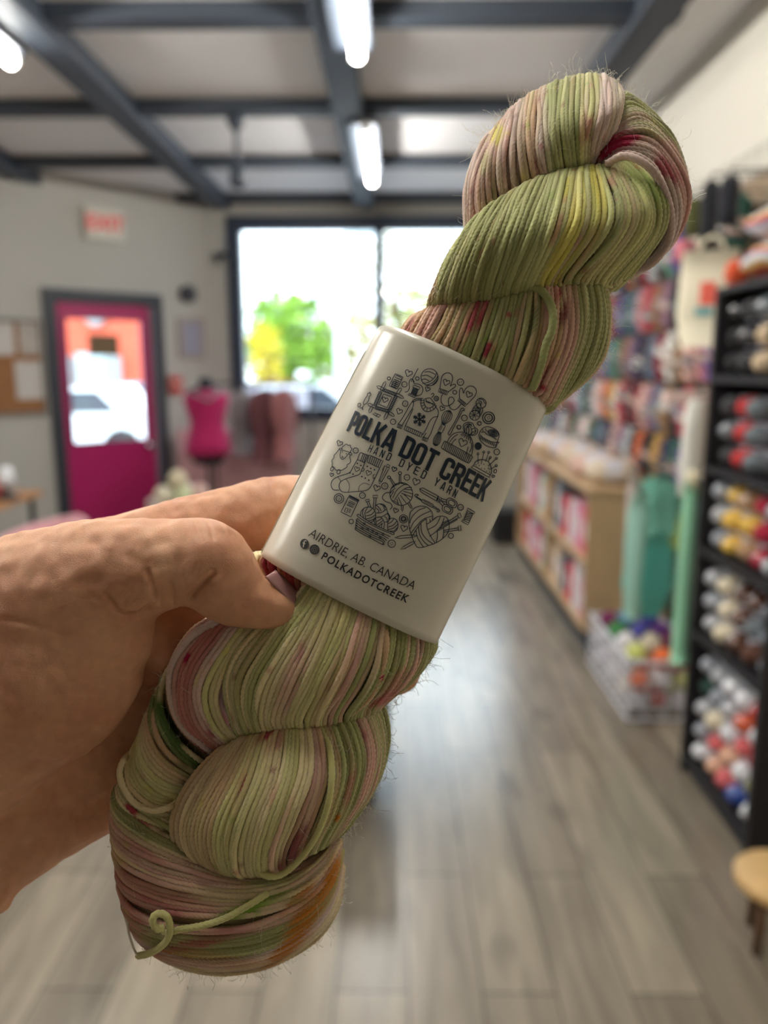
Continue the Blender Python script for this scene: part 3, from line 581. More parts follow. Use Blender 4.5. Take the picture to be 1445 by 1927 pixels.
# things high up over the shelf unit
def hung(name, px, py0, py1, Y, wpx, dpt, col, label, cat, rough=.9, stripes=None):
    a = at(px, py0, Y); c = at(px, py1, Y); zc = Y*.98; w = wpx*zc/F_; r = empty(name, (a.x, Y, a.z), 0, label, cat)
    m = mat(name+'_'+label.split()[0], col, rough=rough, sheen=.2, noise=.12, nscale=20); h = a.z-c.z; b = MB(); b.lathe((0,0,0), [(.15*w,0),(.42*w,-.06*h),(.5*w,-.3*h),(.46*w,-.7*h),(.5*w,-.97*h),(.3*w,-h)], 20, sy=dpt); b.build('hanging_body', m, r, True)
    b = MB(); b.tube([(0,0,0),(0,0,.02)], .003, 6).tube([(0,0,.02),(RX-.004-a.x,0,.02)], .004, 6); b.build('hanging_peg', mat('dark_metal', srgb(48,50,52)), r); return r
hung('scarf', 1340, 338, 478, 3.12, 34, .7, srgb(20,22,30), 'black scarf hanging high on the right wall, left one of two', 'scarf')
hung('scarf', 1376, 330, 425, 2.9, 38, .7, srgb(24,26,36), 'dark navy scarf hanging high beside the black one', 'scarf')
hung('hat', 1308, 370, 446, 3.25, 36, .8, srgb(74,76,34), 'olive green knitted hat hanging high left of the black scarf', 'hat')
hung('hat', 1290, 452, 492, 3.2, 40, .8, srgb(196,110,124), 'pink knitted hat hanging under the olive hat', 'hat')
def stripe_mat():
    m = bpy.data.materials.new('rainbow_stripe_knit'); m.use_nodes = True; nt = m.node_tree; b = nt.nodes['Principled BSDF']; b.inputs['Roughness'].default_value = .9
    tc = nt.nodes.new('ShaderNodeTexCoord'); sp = nt.nodes.new('ShaderNodeSeparateXYZ'); nt.links.new(tc.outputs['Object'], sp.inputs[0])
    mu = nt.nodes.new('ShaderNodeMath'); mu.operation = 'MULTIPLY_ADD'; mu.inputs[1].default_value = .35; nt.links.new(sp.outputs['X'], mu.inputs[0]); nt.links.new(sp.outputs['Z'], mu.inputs[2])
    sc = nt.nodes.new('ShaderNodeMath'); sc.operation = 'MULTIPLY'; sc.inputs[1].default_value = -21.0; nt.links.new(mu.outputs[0], sc.inputs[0])
    fr = nt.nodes.new('ShaderNodeMath'); fr.operation = 'FRACT'; nt.links.new(sc.outputs[0], fr.inputs[0])
    cr = nt.nodes.new('ShaderNodeValToRGB'); nt.links.new(fr.outputs[0], cr.inputs[0]); e = cr.color_ramp.elements
    cols = [(0,srgb(200,204,214)),(.22,srgb(210,206,200)),(.36,srgb(206,170,90)),(.55,srgb(206,104,70)),(.68,srgb(176,52,84)),(.8,srgb(110,90,130)),(.9,srgb(200,204,214))]
    e[0].position = 0; e[0].color = (*cols[0][1],1); e[1].position = .9; e[1].color = (*cols[-1][1],1)
    for p_, c_ in cols[1:-1]: x = e.new(p_); x.color = (*c_,1)
    nt.links.new(cr.outputs[0], b.inputs['Base Color']); return m
r = empty('striped_shawl', (1.27, 2.46, 1.762), 0, 'folded white and rainbow striped knitted shawl lying on top of the black shelf unit', 'shawl')
def lump(w, d, h, seed, n=28, q=9):
    rg_ = random.Random(seed); b = MB(); V = []; ph = rg_.uniform(0, 6)
    for i in range(q):
        u = i/(q-1); s_ = math.sin(math.pi*min(max(u, .06), .96))**.35
        for k in range(n): a = 2*math.pi*k/n; f_ = 1+.05*math.sin(a*5+ph+u*4); V.append((w/2*s_*f_*math.copysign(abs(math.cos(a))**.6, math.cos(a)), d/2*s_*f_*math.copysign(abs(math.sin(a))**.6, math.sin(a)), h*u))
    b.add(V, [(i*n+k, i*n+(k+1)%n, (i+1)*n+(k+1)%n, (i+1)*n+k) for i in range(q-1) for k in range(n)]+[tuple(reversed(range(n))), tuple(range((q-1)*n, q*n))]); return b
lump(.38, .26, .125, 1).build('lower_fold', stripe_mat(), r, True)
b = lump(.36, .25, .11, 2); b.v = [(x, y, z+.12) for x, y, z in b.v]; b.build('upper_fold', bpy.data.materials['rainbow_stripe_knit'], r, True)
o = lump(.16, .14, .07, 3).build('knitted_hat', FAB('orange_knit', srgb(206,78,34)), None, True); o.location = (1.33, 2.44, 1.995); tag(o, 'orange knitted hat on top of the folded striped shawl', 'hat')
o = lump(.075, .075, .085, 4).build('yarn_bundle', mat('orange_knit', srgb(206,78,34)), None, True); o.location = (1.135, 2.655, 1.762); tag(o, 'orange yarn bundle on the far corner of the black shelf unit', 'yarn bundle')
# light wood cabinet with open shelves
CX0, CX1, CY0, CY1, CH_ = 1.0, 1.44, 3.88, 6.1, .86; WD = mat('light_oak_board', srgb(186,156,118), rough=.55, noise=.08, nscale=6)
r = empty('open_cabinet', (1.22, 5.0, 0), 0, 'long low light wood cabinet with open shelves along the right wall', 'cabinet')
def cpart(name, x0, x1, y0, y1, z0, z1, m=WD): b = MB(); b.box(((x0+x1)/2-1.22,(y0+y1)/2-5.0,(z0+z1)/2), (x1-x0,y1-y0,z1-z0), bev=.003); return b.build(name, m, r)
cpart('cabinet_end', CX0, CX1, CY0, CY0+.025, .12, CH_); cpart('cabinet_end', CX0, CX1, CY1-.025, CY1, .12, CH_); cpart('cabinet_top', CX0-.01, CX1, CY0-.01, CY1+.01, CH_, CH_+.025)
for z in (.12, .47): cpart('shelf', CX0, CX1, CY0+.025, CY1-.025, z, z+.03)
cpart('divider', CX0+.01, CX1-.01, 4.98, 5.0, .15, CH_); cpart('back_board', CX1-.01, CX1, CY0, CY1, .12, CH_); cpart('plinth', CX0+.03, CX1, CY0+.02, CY1-.02, 0, .12, mat('black_plinth', srgb(26,28,34), rough=.6))
GB = [('pink and white', srgb(226,150,176)), ('red', srgb(214,44,66)), ('cream', srgb(226,200,170)), ('peach', srgb(224,176,140)), ('rose', srgb(200,70,104)), ('white', srgb(228,222,226)), ('grey blue', srgb(120,130,140)), ('crimson', srgb(170,34,58)), ('mint', srgb(170,200,186))]
def pouch(x, y, z, w, d, h, col, nm_, label, grp):
    r = empty('gift_bag', (x, y, z), random.Random(int(y*1000)).uniform(-.1,.1), label, 'bag', grp); m = mat('bag_'+nm_.replace(' ', '_'), col, rough=.5)
    b = MB(); b.add([(-w/2,-d/2,0),(w/2,-d/2,0),(w/2,d/2,0),(-w/2,d/2,0),(-w*.48,-d*.4,h),(w*.48,-d*.4,h),(w*.48,d*.4,h),(-w*.48,d*.4,h)], [(3,2,1,0),(4,5,6,7),(0,1,5,4),(1,2,6,5),(2,3,7,6),(3,0,4,7)]); b.build('bag_body', m, r)
    b = MB(); b.box((-w*.49,0,h*.5), (.006,d*.5,h*.4), bev=.001); b.build('bag_print', mat('pale_bag_print', srgb(236,226,226), rough=.5), r)
k = 0
for zz, hh, lv in ((.15, .27, 'lower'), (.50, .31, 'upper')):
    for j in range(11):
        y = 4.02+j*.185
        if abs(y-4.99) < .09: continue
        n_, c_ = GB[(k*4+j) % len(GB)] if not (j < 2 and lv == 'upper') else (GB[1] if j == 0 else GB[0]); k += 1
        pouch(1.13, y, zz+.002, .2, .15, hh*random.Random(k).uniform(.7,1), c_, n_, "%s bag on the cabinet's %s shelf, number %s from its near end" % (n_, lv, ['one','two','three','four','five','six','seven','eight','nine','ten','eleven'][j]), 'bags on the open cabinet shelves')
for j in range(9):
    y = 4.08+j*.235; rg2 = random.Random(j+50); n_, c_ = [('cream',srgb(228,212,190)),('blush',srgb(224,190,176)),('beige',srgb(206,180,150))][j % 3]
    place_ball((1.16+rg2.uniform(-.06,.06), y, CH_+.025+.068), (rg2.uniform(0,6), 0, rg2.uniform(-.25,.25)), c_, '%s fluffy yarn ball on top of the wood cabinet, number %s from its near end' % (n_, ['one','two','three','four','five','six','seven','eight','nine'][j]), 'yarn balls on top of the cabinet', False, 1.7)
o = MB().box((0,0,.14), (.3,.3,.28), bev=.02).build('floor_crate', mat('black_plastic', srgb(28,28,32))); o.location = (1.02, 6.62, 0); tag(o, 'black crate on the floor at the far end of the aisle', 'crate')
# teal dress on a slim stand, mint sash
r = empty('teal_dress', (1.165, 3.36, 1.03), .2, 'teal and mint dress hanging above the wire basket of yarn', 'dress')
def flow(name, prof, col, sy=.5, dx=0, dz=0, dy=0, folds=6):
    b = MB(); V = []; n = 30
    for q, (wx, zz) in enumerate(prof):
        for k_ in range(n): a = 2*math.pi*k_/n; f_ = 1+.14*math.sin(a*folds+q*.6)*min(1, q/2); V.append((dx+wx*f_*math.cos(a), dy+wx*sy*f_*math.sin(a), dz+zz))
    Q = len(prof); b.add(V, [(q*n+k_, q*n+(k_+1)%n, (q+1)*n+(k_+1)%n, (q+1)*n+k_) for q in range(Q-1) for k_ in range(n)]+[tuple(range(n)), tuple(reversed(range((Q-1)*n, Q*n)))])
    return b.build(name, mat(name+'_cloth', col, rough=.75, sheen=.3), r, True)
flow('bodice', [(.03,0),(.10,-.04),(.125,-.12),(.11,-.26)], srgb(112,182,162)); flow('skirt', [(.10,-.22),(.115,-.34),(.12,-.48),(.09,-.60),(.05,-.64)], srgb(84,184,172), dx=-.01)
flow('pale_mint_panel', [(.03,-.06),(.05,-.16),(.05,-.3),(.04,-.6),(.02,-.64)], srgb(176,228,214), .6, -.10, 0, -.03, 4); flow('white_trim', [(.02,.02),(.03,-.06),(.025,-.2),(.01,-.26)], srgb(216,206,200), .6, -.125, 0, -.02, 4)
flow('blue_ribbon', [(.01,-.2),(.03,-.26),(.03,-.34),(.01,-.38)], srgb(76,120,158), .6, -.12, 0, -.02, 4); flow('lime_pocket', [(.02,-.15),(.05,-.22),(.045,-.30),(.01,-.34)], srgb(166,190,104), .5, .10, 0, -.04, 4)
b = MB(); b.tube([(0,0,0),(0,0,.05)], .004, 6).tube([(0,0,.05),((RX-.004-1.165)*math.cos(.2),-(RX-.004-1.165)*math.sin(.2),.05)], .004, 6); b.build('hanging_peg', mat('dark_metal', srgb(48,50,52)), r)
for py0, py1, nm_, lab in ((905, 1248, 'mint_sash', 'long mint green sash hanging down the far end of the black shelf unit'),):
    a = at(1302, py0, 2.80); c = at(1276, py1, 2.80); r = empty(nm_, (a.x, 2.80, a.z), 0, lab, 'sash'); dx, dz = c.x-a.x, c.z-a.z
    b = MB(); R = []; n = 12
    for t_ in range(n): u = t_/(n-1); cx, cz, w = dx*u, dz*u, .026*(1+.15*u); R += [(cx-w,-.012,cz),(cx,-.02-.004*math.sin(u*9),cz),(cx+w,-.012,cz),(cx+w,.004,cz),(cx-w,.004,cz)]
    b.add(R, [(i*5+k_, i*5+(k_+1)%5, (i+1)*5+(k_+1)%5, (i+1)*5+k_) for i in range(n-1) for k_ in range(5)]+[(0,1,2,3,4),tuple(reversed(range((n-1)*5,n*5)))]); b.build('sash_cloth', mat('mint_satin', srgb(160,222,186), rough=.4), r, True)
    b = MB(); b.lathe((0,0,-.02), [(.012,.06),(.022,.02),(.018,-.06),(.006,-.08)], 12); b.tube([(0,0,.03),(0,-.094,.03)], .004, 6); b.build('cream_tassel', mat('cream_cotton', srgb(228,218,186), rough=.9), r, True)
# wire basket with balls
r = empty('wire_basket', (1.17, 3.42, 0), 0, 'white wire basket on the floor filled with coloured yarn balls', 'basket'); WW = mat('white_wire', srgb(222,222,230), rough=.3)
b = MB(); hx, hy, hh = .165, .33, .27
for z, w_ in ((.012, .006), (.07,.005), (.12,.005), (.17,.005), (.22,.005), (hh, .010)):
    b.tube([(-hx,-hy,z),(hx,-hy,z),(hx,hy,z),(-hx,hy,z),(-hx,-hy,z)], w_, 6)
for k_ in range(9): y_ = -hy+k_*hy/4; b.tube([(-hx,y_,hh),(-hx,y_,.012),(hx,y_,.012),(hx,y_,hh)], .004, 5)
for k_ in range(5): x_ = -hx+k_*hx/2; b.tube([(x_,-hy,hh),(x_,-hy,.012),(x_,hy,.012),(x_,hy,hh)], .004, 5)
b.build('wire_frame', WW, r)
BC = [('white',srgb(228,224,228)),('orange',srgb(232,110,50)),('lime',srgb(206,212,120)),('brick red',srgb(178,66,44)),('purple',srgb(100,52,130)),('indigo',srgb(74,72,160)),('sky blue',srgb(110,160,190)),('plum',srgb(120,34,84)),('cream',srgb(226,214,190)),('green',srgb(60,130,70)),('pale grey',srgb(190,190,196)),('rust',srgb(196,92,56))]
rg = random.Random(9); lay = [(0.068, .5), (.167, .8), (.266, 1.0)]; seq = {0:[10,3,0,8,11,2,0,3,10,0,11,8], 1:[1,0,2,10,11,3,0,8,10,0,2,3], 2:[2,1,3,0,8,7,9,5,4,7,6,5]}; pos_n = ['near aisle corner','near end middle','near wall corner','second row aisle side','second row middle','second row wall side','third row aisle side','third row middle','third row wall side','far aisle corner','far end middle','far wall corner']
for L_ in range(3):
    for q in range(12):
        i_, j_ = q % 3, q//3; n_, c_ = BC[seq[L_][q]]
        b = bpy.data.objects.new('yarn_ball', bpy.data.meshes.get('round_ball') or MB().ball((0,0,0), .0465, 16, 12).build('round_ball', obj_color_mat('round_ball_yarn', .8, .1), None, True).data)
        COL.objects.link(b); b.location = (1.17-.103+i_*.103+rg.uniform(-.003,.003), 3.42-.255+j_*.17+rg.uniform(-.03,.03), lay[L_][0]+rg.uniform(0,.004)); b.color = (*c_, 1); b.rotation_euler = (rg.uniform(0,3),rg.uniform(0,3),0)
        tag(b, '%s yarn ball at the %s, %s layer of the wire basket' % (n_, pos_n[q], ['bottom','middle','top'][L_]), 'yarn ball', 'yarn balls in the wire basket')
o = bpy.data.objects.get('round_ball'); bpy.data.objects.remove(o)
# little wooden stool at the lower right
sp = on_plane(1474, 1648, 2, .20); r = empty('wooden_stool', (sp.x, sp.y, 0), 0, 'low round wooden step stool on the floor in front of the black shelf unit', 'stool'); SW = mat('pine_wood', srgb(206,168,112), rough=.5, noise=.08, nscale=14)
b = MB(); b.lathe((0,0,0), [(.105,.168),(.118,.174),(.118,.194),(.112,.20)], 32); b.build('seat', SW, r, True)
for a in range(4): b = MB(); b.tube([(.07*math.cos(a*1.57+.5),.07*math.sin(a*1.57+.5),.17),(.08*math.cos(a*1.57+.5),.08*math.sin(a*1.57+.5),0)], [.014,.011], 10); b.build('leg', mat('dark_stained_wood', srgb(96,66,42)), r, True)
# ================================================================ the hand-held skein
def catmull(P, t):
    """P (n,...) control points, t in [0, n-1]"""
    n = len(P); t = np.clip(np.asarray(t, float), 0, n-1-1e-9); i = np.floor(t).astype(int); f = t - i
    g = lambda k: P[np.clip(k, 0, n-1)]
    p0, p1, p2, p3 = g(i-1), g(i), g(i+1), g(i+2)
    p0 = np.where((i == 0).reshape((-1,)+(1,)*(P.ndim-1)), 2*p1-p2, p0)
    p3 = np.where((i+2 > n-1).reshape((-1,)+(1,)*(P.ndim-1)), 2*p2-p1, p3)
    f = f.reshape((-1,)+(1,)*(P.ndim-1))
    return .5*((2*p1) + (-p0+p2)*f + (2*p0-5*p1+4*p2-p3)*f*f + (-p0+3*p1-3*p2+p3)*f**3)
def resample(P, K):
    """one guide to K points evenly along its length"""
    Q = catmull(P, np.linspace(0, len(P)-1, 120))
    s = np.concatenate([[0], np.cumsum(np.linalg.norm(np.diff(Q, axis=0), axis=1))])
    u = np.linspace(0, s[-1], K)
    return np.stack([np.interp(u, s, Q[:,k]) for k in range(3)], 1)
YV, YF, YC = [], [], []
def smooth_noise(n, K, scale, rng):
    m = max(4, int(K/scale)+3)
    c = rng.normal(size=(n, m)); t = np.linspace(0, m-1.001, K); i = t.astype(int); f = t-i; f = f*f*(3-2*f)
    return c[:, i]*(1-f) + c[:, i+1]*f if m > i.max()+1 else c[:, np.clip(i,0,m-1)]
def build_strands(S, col, r=5.6, sides=16, step=2.1, ply=True, rng=None, store=None):
    """S: list of (k,3) px-space centre lines -> plied yarn tubes"""
    V, Fc, C = store
    off = sum(len(v) for v in V)
    for j, P in enumerate(S):
        L = np.linalg.norm(np.diff(P, axis=0), axis=1).sum(); K = max(8, int(L/step))
        s = np.concatenate([[0], np.cumsum(np.linalg.norm(np.diff(P, axis=0), axis=1))])
        u = np.linspace(0, s[-1], K); Q = np.stack([np.interp(u, s, P[:,k]) for k in range(3)], 1)
        T = np.gradient(Q, axis=0); T /= np.linalg.norm(T, axis=1)[:,None]+1e-9
        ref = np.tile(np.array([0,0,1.0]), (K,1)); U = np.cross(T, ref); nu = np.linalg.norm(U, axis=1)
        bad = nu < .2; U[bad] = np.cross(T[bad], np.array([.7,.7,0])); U /= np.linalg.norm(U, axis=1)[:,None]+1e-9
        Wv = np.cross(T, U); th = np.linspace(0, 2*math.pi, sides, endpoint=False)
        rr = r*(1 + .0*th)[None,:].repeat(K, 0)
        if ply:
            ph = rng.uniform(0, 6.28)
            rr = r*(.76 + .36*np.abs(np.cos(2*(th[None,:] + 2*math.pi*u[:,None]/38.0 + ph))))
        X = Q[:,None,:] + rr[...,None]*(np.cos(th)[None,:,None]*U[:,None,:] + np.sin(th)[None,:,None]*Wv[:,None,:])
        V.append(X.reshape(-1,3))
        c = col(Q, j, u) ; C.append(np.repeat(c, sides, 0))
        a = np.arange(K-1)[:,None]*sides; k = np.arange(sides)[None,:]; k2 = (k+1) % sides
        Fc.append((np.stack([a+k, a+k2, a+sides+k2, a+sides+k], -1).reshape(-1,4)) + off)
        off += K*sides
def np_mesh(name, V, Fq, m, parent=None, cols=None, smooth=True):
    V = np.ascontiguousarray(V, dtype=np.float32); Fq = np.ascontiguousarray(Fq, dtype=np.int32)
    me = bpy.data.meshes.new(name); nf, k = Fq.shape
    me.vertices.add(len(V)); me.vertices.foreach_set('co', V.ravel())
    me.loops.add(nf*k); me.loops.foreach_set('vertex_index', Fq.ravel())
    me.polygons.add(nf); me.polygons.foreach_set('loop_start', np.arange(0, nf*k, k, dtype=np.int32))
    me.polygons.foreach_set('loop_total', np.full(nf, k, dtype=np.int32))
    me.update(calc_edges=True)
    if smooth: me.polygons.foreach_set('use_smooth', np.ones(nf, dtype=bool))
    if cols is not None:
        at = me.color_attributes.new('dye', 'FLOAT_COLOR', 'POINT')
        at.data.foreach_set('color', np.concatenate([cols, np.ones((len(cols),1))], 1).astype(np.float32).ravel())
    me.validate()
    if m: me.materials.append(m)
    o = bpy.data.objects.new(name, me); COL.objects.link(o)
    if parent: o.parent = parent
    return o
def yarn_material():
    m = bpy.data.materials.new('hand_dyed_yarn'); m.use_nodes = True; nt = m.node_tree; b = nt.nodes['Principled BSDF']
    at = nt.nodes.new('ShaderNodeAttribute'); at.attribute_name = 'dye'
    nt.links.new(at.outputs['Color'], b.inputs['Base Color'])
    b.inputs['Roughness'].default_value = .8; b.inputs['Specular IOR Level'].default_value = .25
    b.inputs['Subsurface Weight'].default_value = .35; b.inputs['Subsurface Radius'].default_value = (1, .9, .7); b.inputs['Subsurface Scale'].default_value = .0011
    b.inputs['Sheen Weight'].default_value = .12; b.inputs['Sheen Roughness'].default_value = .4
    tc = nt.nodes.new('ShaderNodeTexCoord'); n = nt.nodes.new('ShaderNodeTexNoise'); n.inputs['Scale'].default_value = 2600; n.inputs['Detail'].default_value = 3
    nt.links.new(tc.outputs['Object'], n.inputs['Vector'])
    bp = nt.nodes.new('ShaderNodeBump'); bp.inputs['Strength'].default_value = .5; bp.inputs['Distance'].default_value = .0002
    nt.links.new(n.outputs['Fac'], bp.inputs['Height']); nt.links.new(bp.outputs['Normal'], b.inputs['Normal'])
    return m
YARN = yarn_material()
c2 = lambda L: as_seen([(740+x/2.491, 120+y/2.491, z) for x, y, z in L])
c3 = lambda L: as_seen([(190+x/2.223, 1100+y/2.223, z) for x, y, z in L])
# dye colours
GRN = srgb(174,178,122); LGR = srgb(212,208,144); CRM = srgb(234,216,170); PNK = srgb(216,170,156); DPK = srgb(194,124,118)
RED = srgb(168,34,72); ORG = srgb(190,116,34); DGR = srgb(78,104,52); LIL = srgb(216,192,182); BRT = srgb(132,168,60); YEL = srgb(212,200,90); OLV = srgb(150,152,98); MAR = srgb(128,40,60); TAN = srgb(208,174,136)
LOBES = {}
LOBES['A'] = dict(g=[
 c2([(470,330,-70),(400,400,-30),(352,540,0),(345,660,0),(350,800,-20)]),
 c2([(560,250,-90),(520,262,-50),(425,460,20),(400,640,30),(430,800,0)]),
 c2([(620,230,-90),(575,200,-50),(520,380,35),(520,560,45),(560,720,10)]),
 c2([(690,210,-90),(645,150,-50),(620,340,45),(640,520,55),(690,660,10)]),
 c2([(760,190,-90),(730,108,-50),(715,300,50),(725,470,60),(760,620,10)]),
 c2([(820,190,-90),(800,80,-50),(785,260,55),(800,440,60),(830,600,10)]),
 c2([(880,190,-90),(875,62,-50),(865,240,60),(865,420,60),(880,580,5)]),
 c2([(930,200,-90),(950,58,-50),(960,230,62),(920,400,55),(905,560,0)]),
 c2([(960,210,-90),(1000,72,-50),(1030,200,60),(990,350,50),(930,480,-10)]),
 c2([(970,220,-100),(1035,100,-70),(1064,190,35),(1030,330,35),(945,460,-25)]),
 ], base=[(0,LIL),(.12,PNK),(.30,LIL),(.42,TAN),(.5,LIL),(.56,GRN),(.66,GRN),(.74,LGR),(.85,LIL),(1,LIL)])
LOBES['R'] = dict(g=[
 c2([(960,540,-20),(1000,465,30),(1100,440,60),(1225,520,70),(1290,690,60),(1262,850,40),(1150,965,5),(1050,980,-30)]),
 c2([(945,520,-20),(975,455,25),(1090,400,55),(1235,450,60),(1322,640,45),(1295,830,25),(1190,945,-5),(1100,960,-40)]),
 c2([(935,500,-20),(960,440,20),(1075,355,45),(1225,385,45),(1350,600,20),(1325,780,0),(1215,925,-30),(1120,930,-60)]),
 c2([(930,480,-20),(955,420,15),(1060,320,35),(1190,295,30),(1340,470,0),(1372,640,-20),(1300,840,-50),(1180,900,-80)]),
 c2([(935,470,-25),(970,390,10),(1050,270,20),(1150,230,10),(1300,360,-30),(1375,580,-60),(1340,760,-80),(1240,850,-100)]),
 c2([(950,460,-25),(1010,330,0),(1060,200,0),(1120,180,-20),(1260,310,-60),(1360,520,-90),(1345,700,-105),(1250,820,-120)]),
 c2([(980,420,-40),(1040,240,-20),(1070,150,-30),(1120,165,-50),(1230,270,-90),(1330,440,-115),(1345,600,-130),(1260,760,-130)]),
 ], base=[(0,LIL),(.15,LIL),(.3,PNK),(.45,LIL),(.55,PNK),(.62,LIL),(.72,GRN),(1,GRN)])
LOBES['B'] = dict(g=[
 c2([(420,860,10),(345,795,45),(250,930,70),(175,1100,60),(170,1170,20)]),
 c2([(490,760,10),(420,700,55),(310,880,95),(225,1090,80),(250,1170,20)]),
 c2([(560,700,10),(500,640,60),(380,850,115),(300,1090,90),(330,1150,20)]),
 c2([(640,660,10),(580,592,60),(460,820,128),(380,1085,95),(410,1130,20)]),
 c2([(720,620,10),(670,548,60),(560,790,138),(460,1075,98),(500,1120,20)]),
 c2([(800,590,10),(760,518,60),(680,770,145),(560,1058,98),(600,1100,20)]),
 c2([(870,570,10),(845,502,60),(800,760,148),(660,1038,98),(700,1080,20)]),
 c2([(930,560,10),(920,493,60),(925,750,148),(760,1018,92),(800,1060,15)]),
 c2([(980,560,10),(985,490,60),(1040,740,143),(850,1008,88),(890,1050,10)]),
 c2([(1030,560,10),(1045,482,60),(1140,720,130),(950,1005,75),(970,1045,0)]),
 c2([(1080,560,10),(1085,470,58),(1200,600,108),(1215,780,105),(1040,1000,55),(1040,1030,-20)]),
 c2([(1120,560,10),(1110,462,55),(1240,570,92),(1268,760,88),(1130,970,35),(1090,1000,-30)]),
 ], base=[(0,GRN),(.15,OLV),(.4,GRN),(.55,LGR),(.62,YEL),(.68,GRN),(.85,LGR),(1,GRN)])
LOBES['C'] = dict(g=[
 c2([(160,1190,-10),(95,1190,20),(30,1270,40),(-40,1400,40)]),
 c2([(240,1180,0),(185,1142,50),(110,1260,72),(20,1440,62)]),
 c2([(330,1170,0),(290,1108,62),(210,1260,88),(90,1480,72)]),
 c2([(420,1140,0),(390,1085,66),(310,1270,98),(190,1520,78)]),
 c2([(510,1120,0),(480,1068,70),(400,1290,103),(290,1560,80)]),
 c2([(590,1110,0),(570,1048,72),(500,1290,107),(390,1620,80)]),
 c2([(670,1100,0),(650,1030,74),(610,1290,110),(480,1660,80)]),
 c2([(730,1100,0),(730,1020,74),(720,1290,108),(560,1700,75)]),
 c2([(790,1100,0),(810,1012,68),(815,1280,98),(700,1560,70),(620,1740,40)]),
 c2([(850,1110,-5),(880,1005,58),(905,1250,80),(790,1530,40),(660,1740,5)]),
 c2([(890,1120,-10),(935,1003,40),(972,1220,50),(890,1460,12),(740,1590,-12),(670,1700,-30)]),
 c2([(920,1130,-20),(972,1010,15),(1006,1190,8),(955,1400,-18),(760,1585,-45),(680,1690,-60)]),
 c2([(920,1130,-60),(975,1030,-30),(1012,1200,-40),(965,1400,-62),(780,1575,-75),(690,1690,-90)]),
 ], base=[(0,TAN),(.1,PNK),(.2,TAN),(.3,GRN),(.4,OLV),(.46,GRN),(.55,TAN),(.62,PNK),(.7,GRN),(.82,OLV),(.9,GRN),(1,TAN)])
LOBES['D'] = dict(g=[
 c3([(900,-60,60),(760,120,70),(650,190,62),(552,300,60),(518,420,58),(545,560,45),(590,655,30),(640,690,-20)]),
 c3([(930,-60,60),(840,80,80),(720,200,85),(610,360,90),(585,480,85),(615,600,60),(660,660,10)]),
 c3([(960,-60,65),(900,60,88),(800,220,102),(690,400,108),(655,530,92),(672,612,62),(700,660,10)]),
 c3([(990,-60,65),(950,50,90),(870,240,110),(780,420,116),(730,550,92),(740,600,62),(770,650,10)]),
 c3([(1030,-40,68),(1010,60,92),(940,250,115),(860,420,120),(800,550,95),(805,596,62),(830,650,10)]),
 c3([(1070,-20,68),(1065,90,92),(1010,270,117),(940,420,120),(875,545,95),(870,592,62),(890,640,10)]),
 c3([(1110,0,68),(1120,110,90),(1080,290,113),(1020,420,116),(955,530,92),(945,585,58),(960,640,10)]),
 c3([(1160,20,60),(1175,140,85),(1150,300,104),(1100,420,104),(1035,520,82),(1020,565,50),(1030,620,0)]),
 c3([(1200,40,50),(1230,160,75),(1215,310,88),(1170,420,86),(1110,500,65),(1090,540,35),(1090,600,-10)]),
 c3([(1240,60,30),(1290,180,50),(1285,310,60),(1235,410,56),(1175,480,40),(1150,515,15),(1130,570,-20)]),
 c3([(1270,80,0),(1345,200,15),(1345,300,15),(1290,400,10),(1220,460,0),(1180,500,-20),(1150,550,-50)]),
 c3([(1290,100,-50),(1388,220,-30),(1380,300,-35),(1310,390,-40),(1240,440,-50),(1190,480,-70),(1160,530,-90)]),
 ], base=[(0,CRM),(.06,GRN),(.15,LGR),(.3,CRM),(.42,LGR),(.5,PNK),(.56,GRN),(.66,OLV),(.75,GRN),(.82,PNK),(.9,OLV),(1,GRN)])
LOBES['P'] = dict(g=[
 c3([(560,230,-10),(480,150,30),(385,190,30),(300,310,25),(278,430,15),(320,570,5),(420,680,-10),(500,740,-40)]),
 c3([(580,230,0),(500,150,40),(410,215,48),(325,330,50),(308,450,45),(345,580,30),(440,675,10),(510,720,-30)]),
 c3([(610,230,5),(530,155,45),(440,240,62),(365,350,66),(345,460,62),(380,580,45),(470,670,22),(530,710,-20)]),
 c3([(640,230,5),(570,165,48),(480,265,70),(410,370,74),(390,470,70),(425,580,55),(500,662,30),(560,700,-20)]),
 c3([(670,230,5),(610,172,50),(520,280,72),(455,390,76),(435,480,72),(470,585,58),(540,655,35),(590,690,-20)]),
 c3([(700,230,5),(650,180,50),(545,295,66),(497,400,66),(480,490,62),(512,590,50),(575,652,32),(620,690,-20)]),
 ], base=[(0,CRM),(.12,PNK),(.25,PNK),(.35,DPK),(.6,DPK),(.72,PNK),(.8,LIL),(.88,LGR),(1,CRM)])
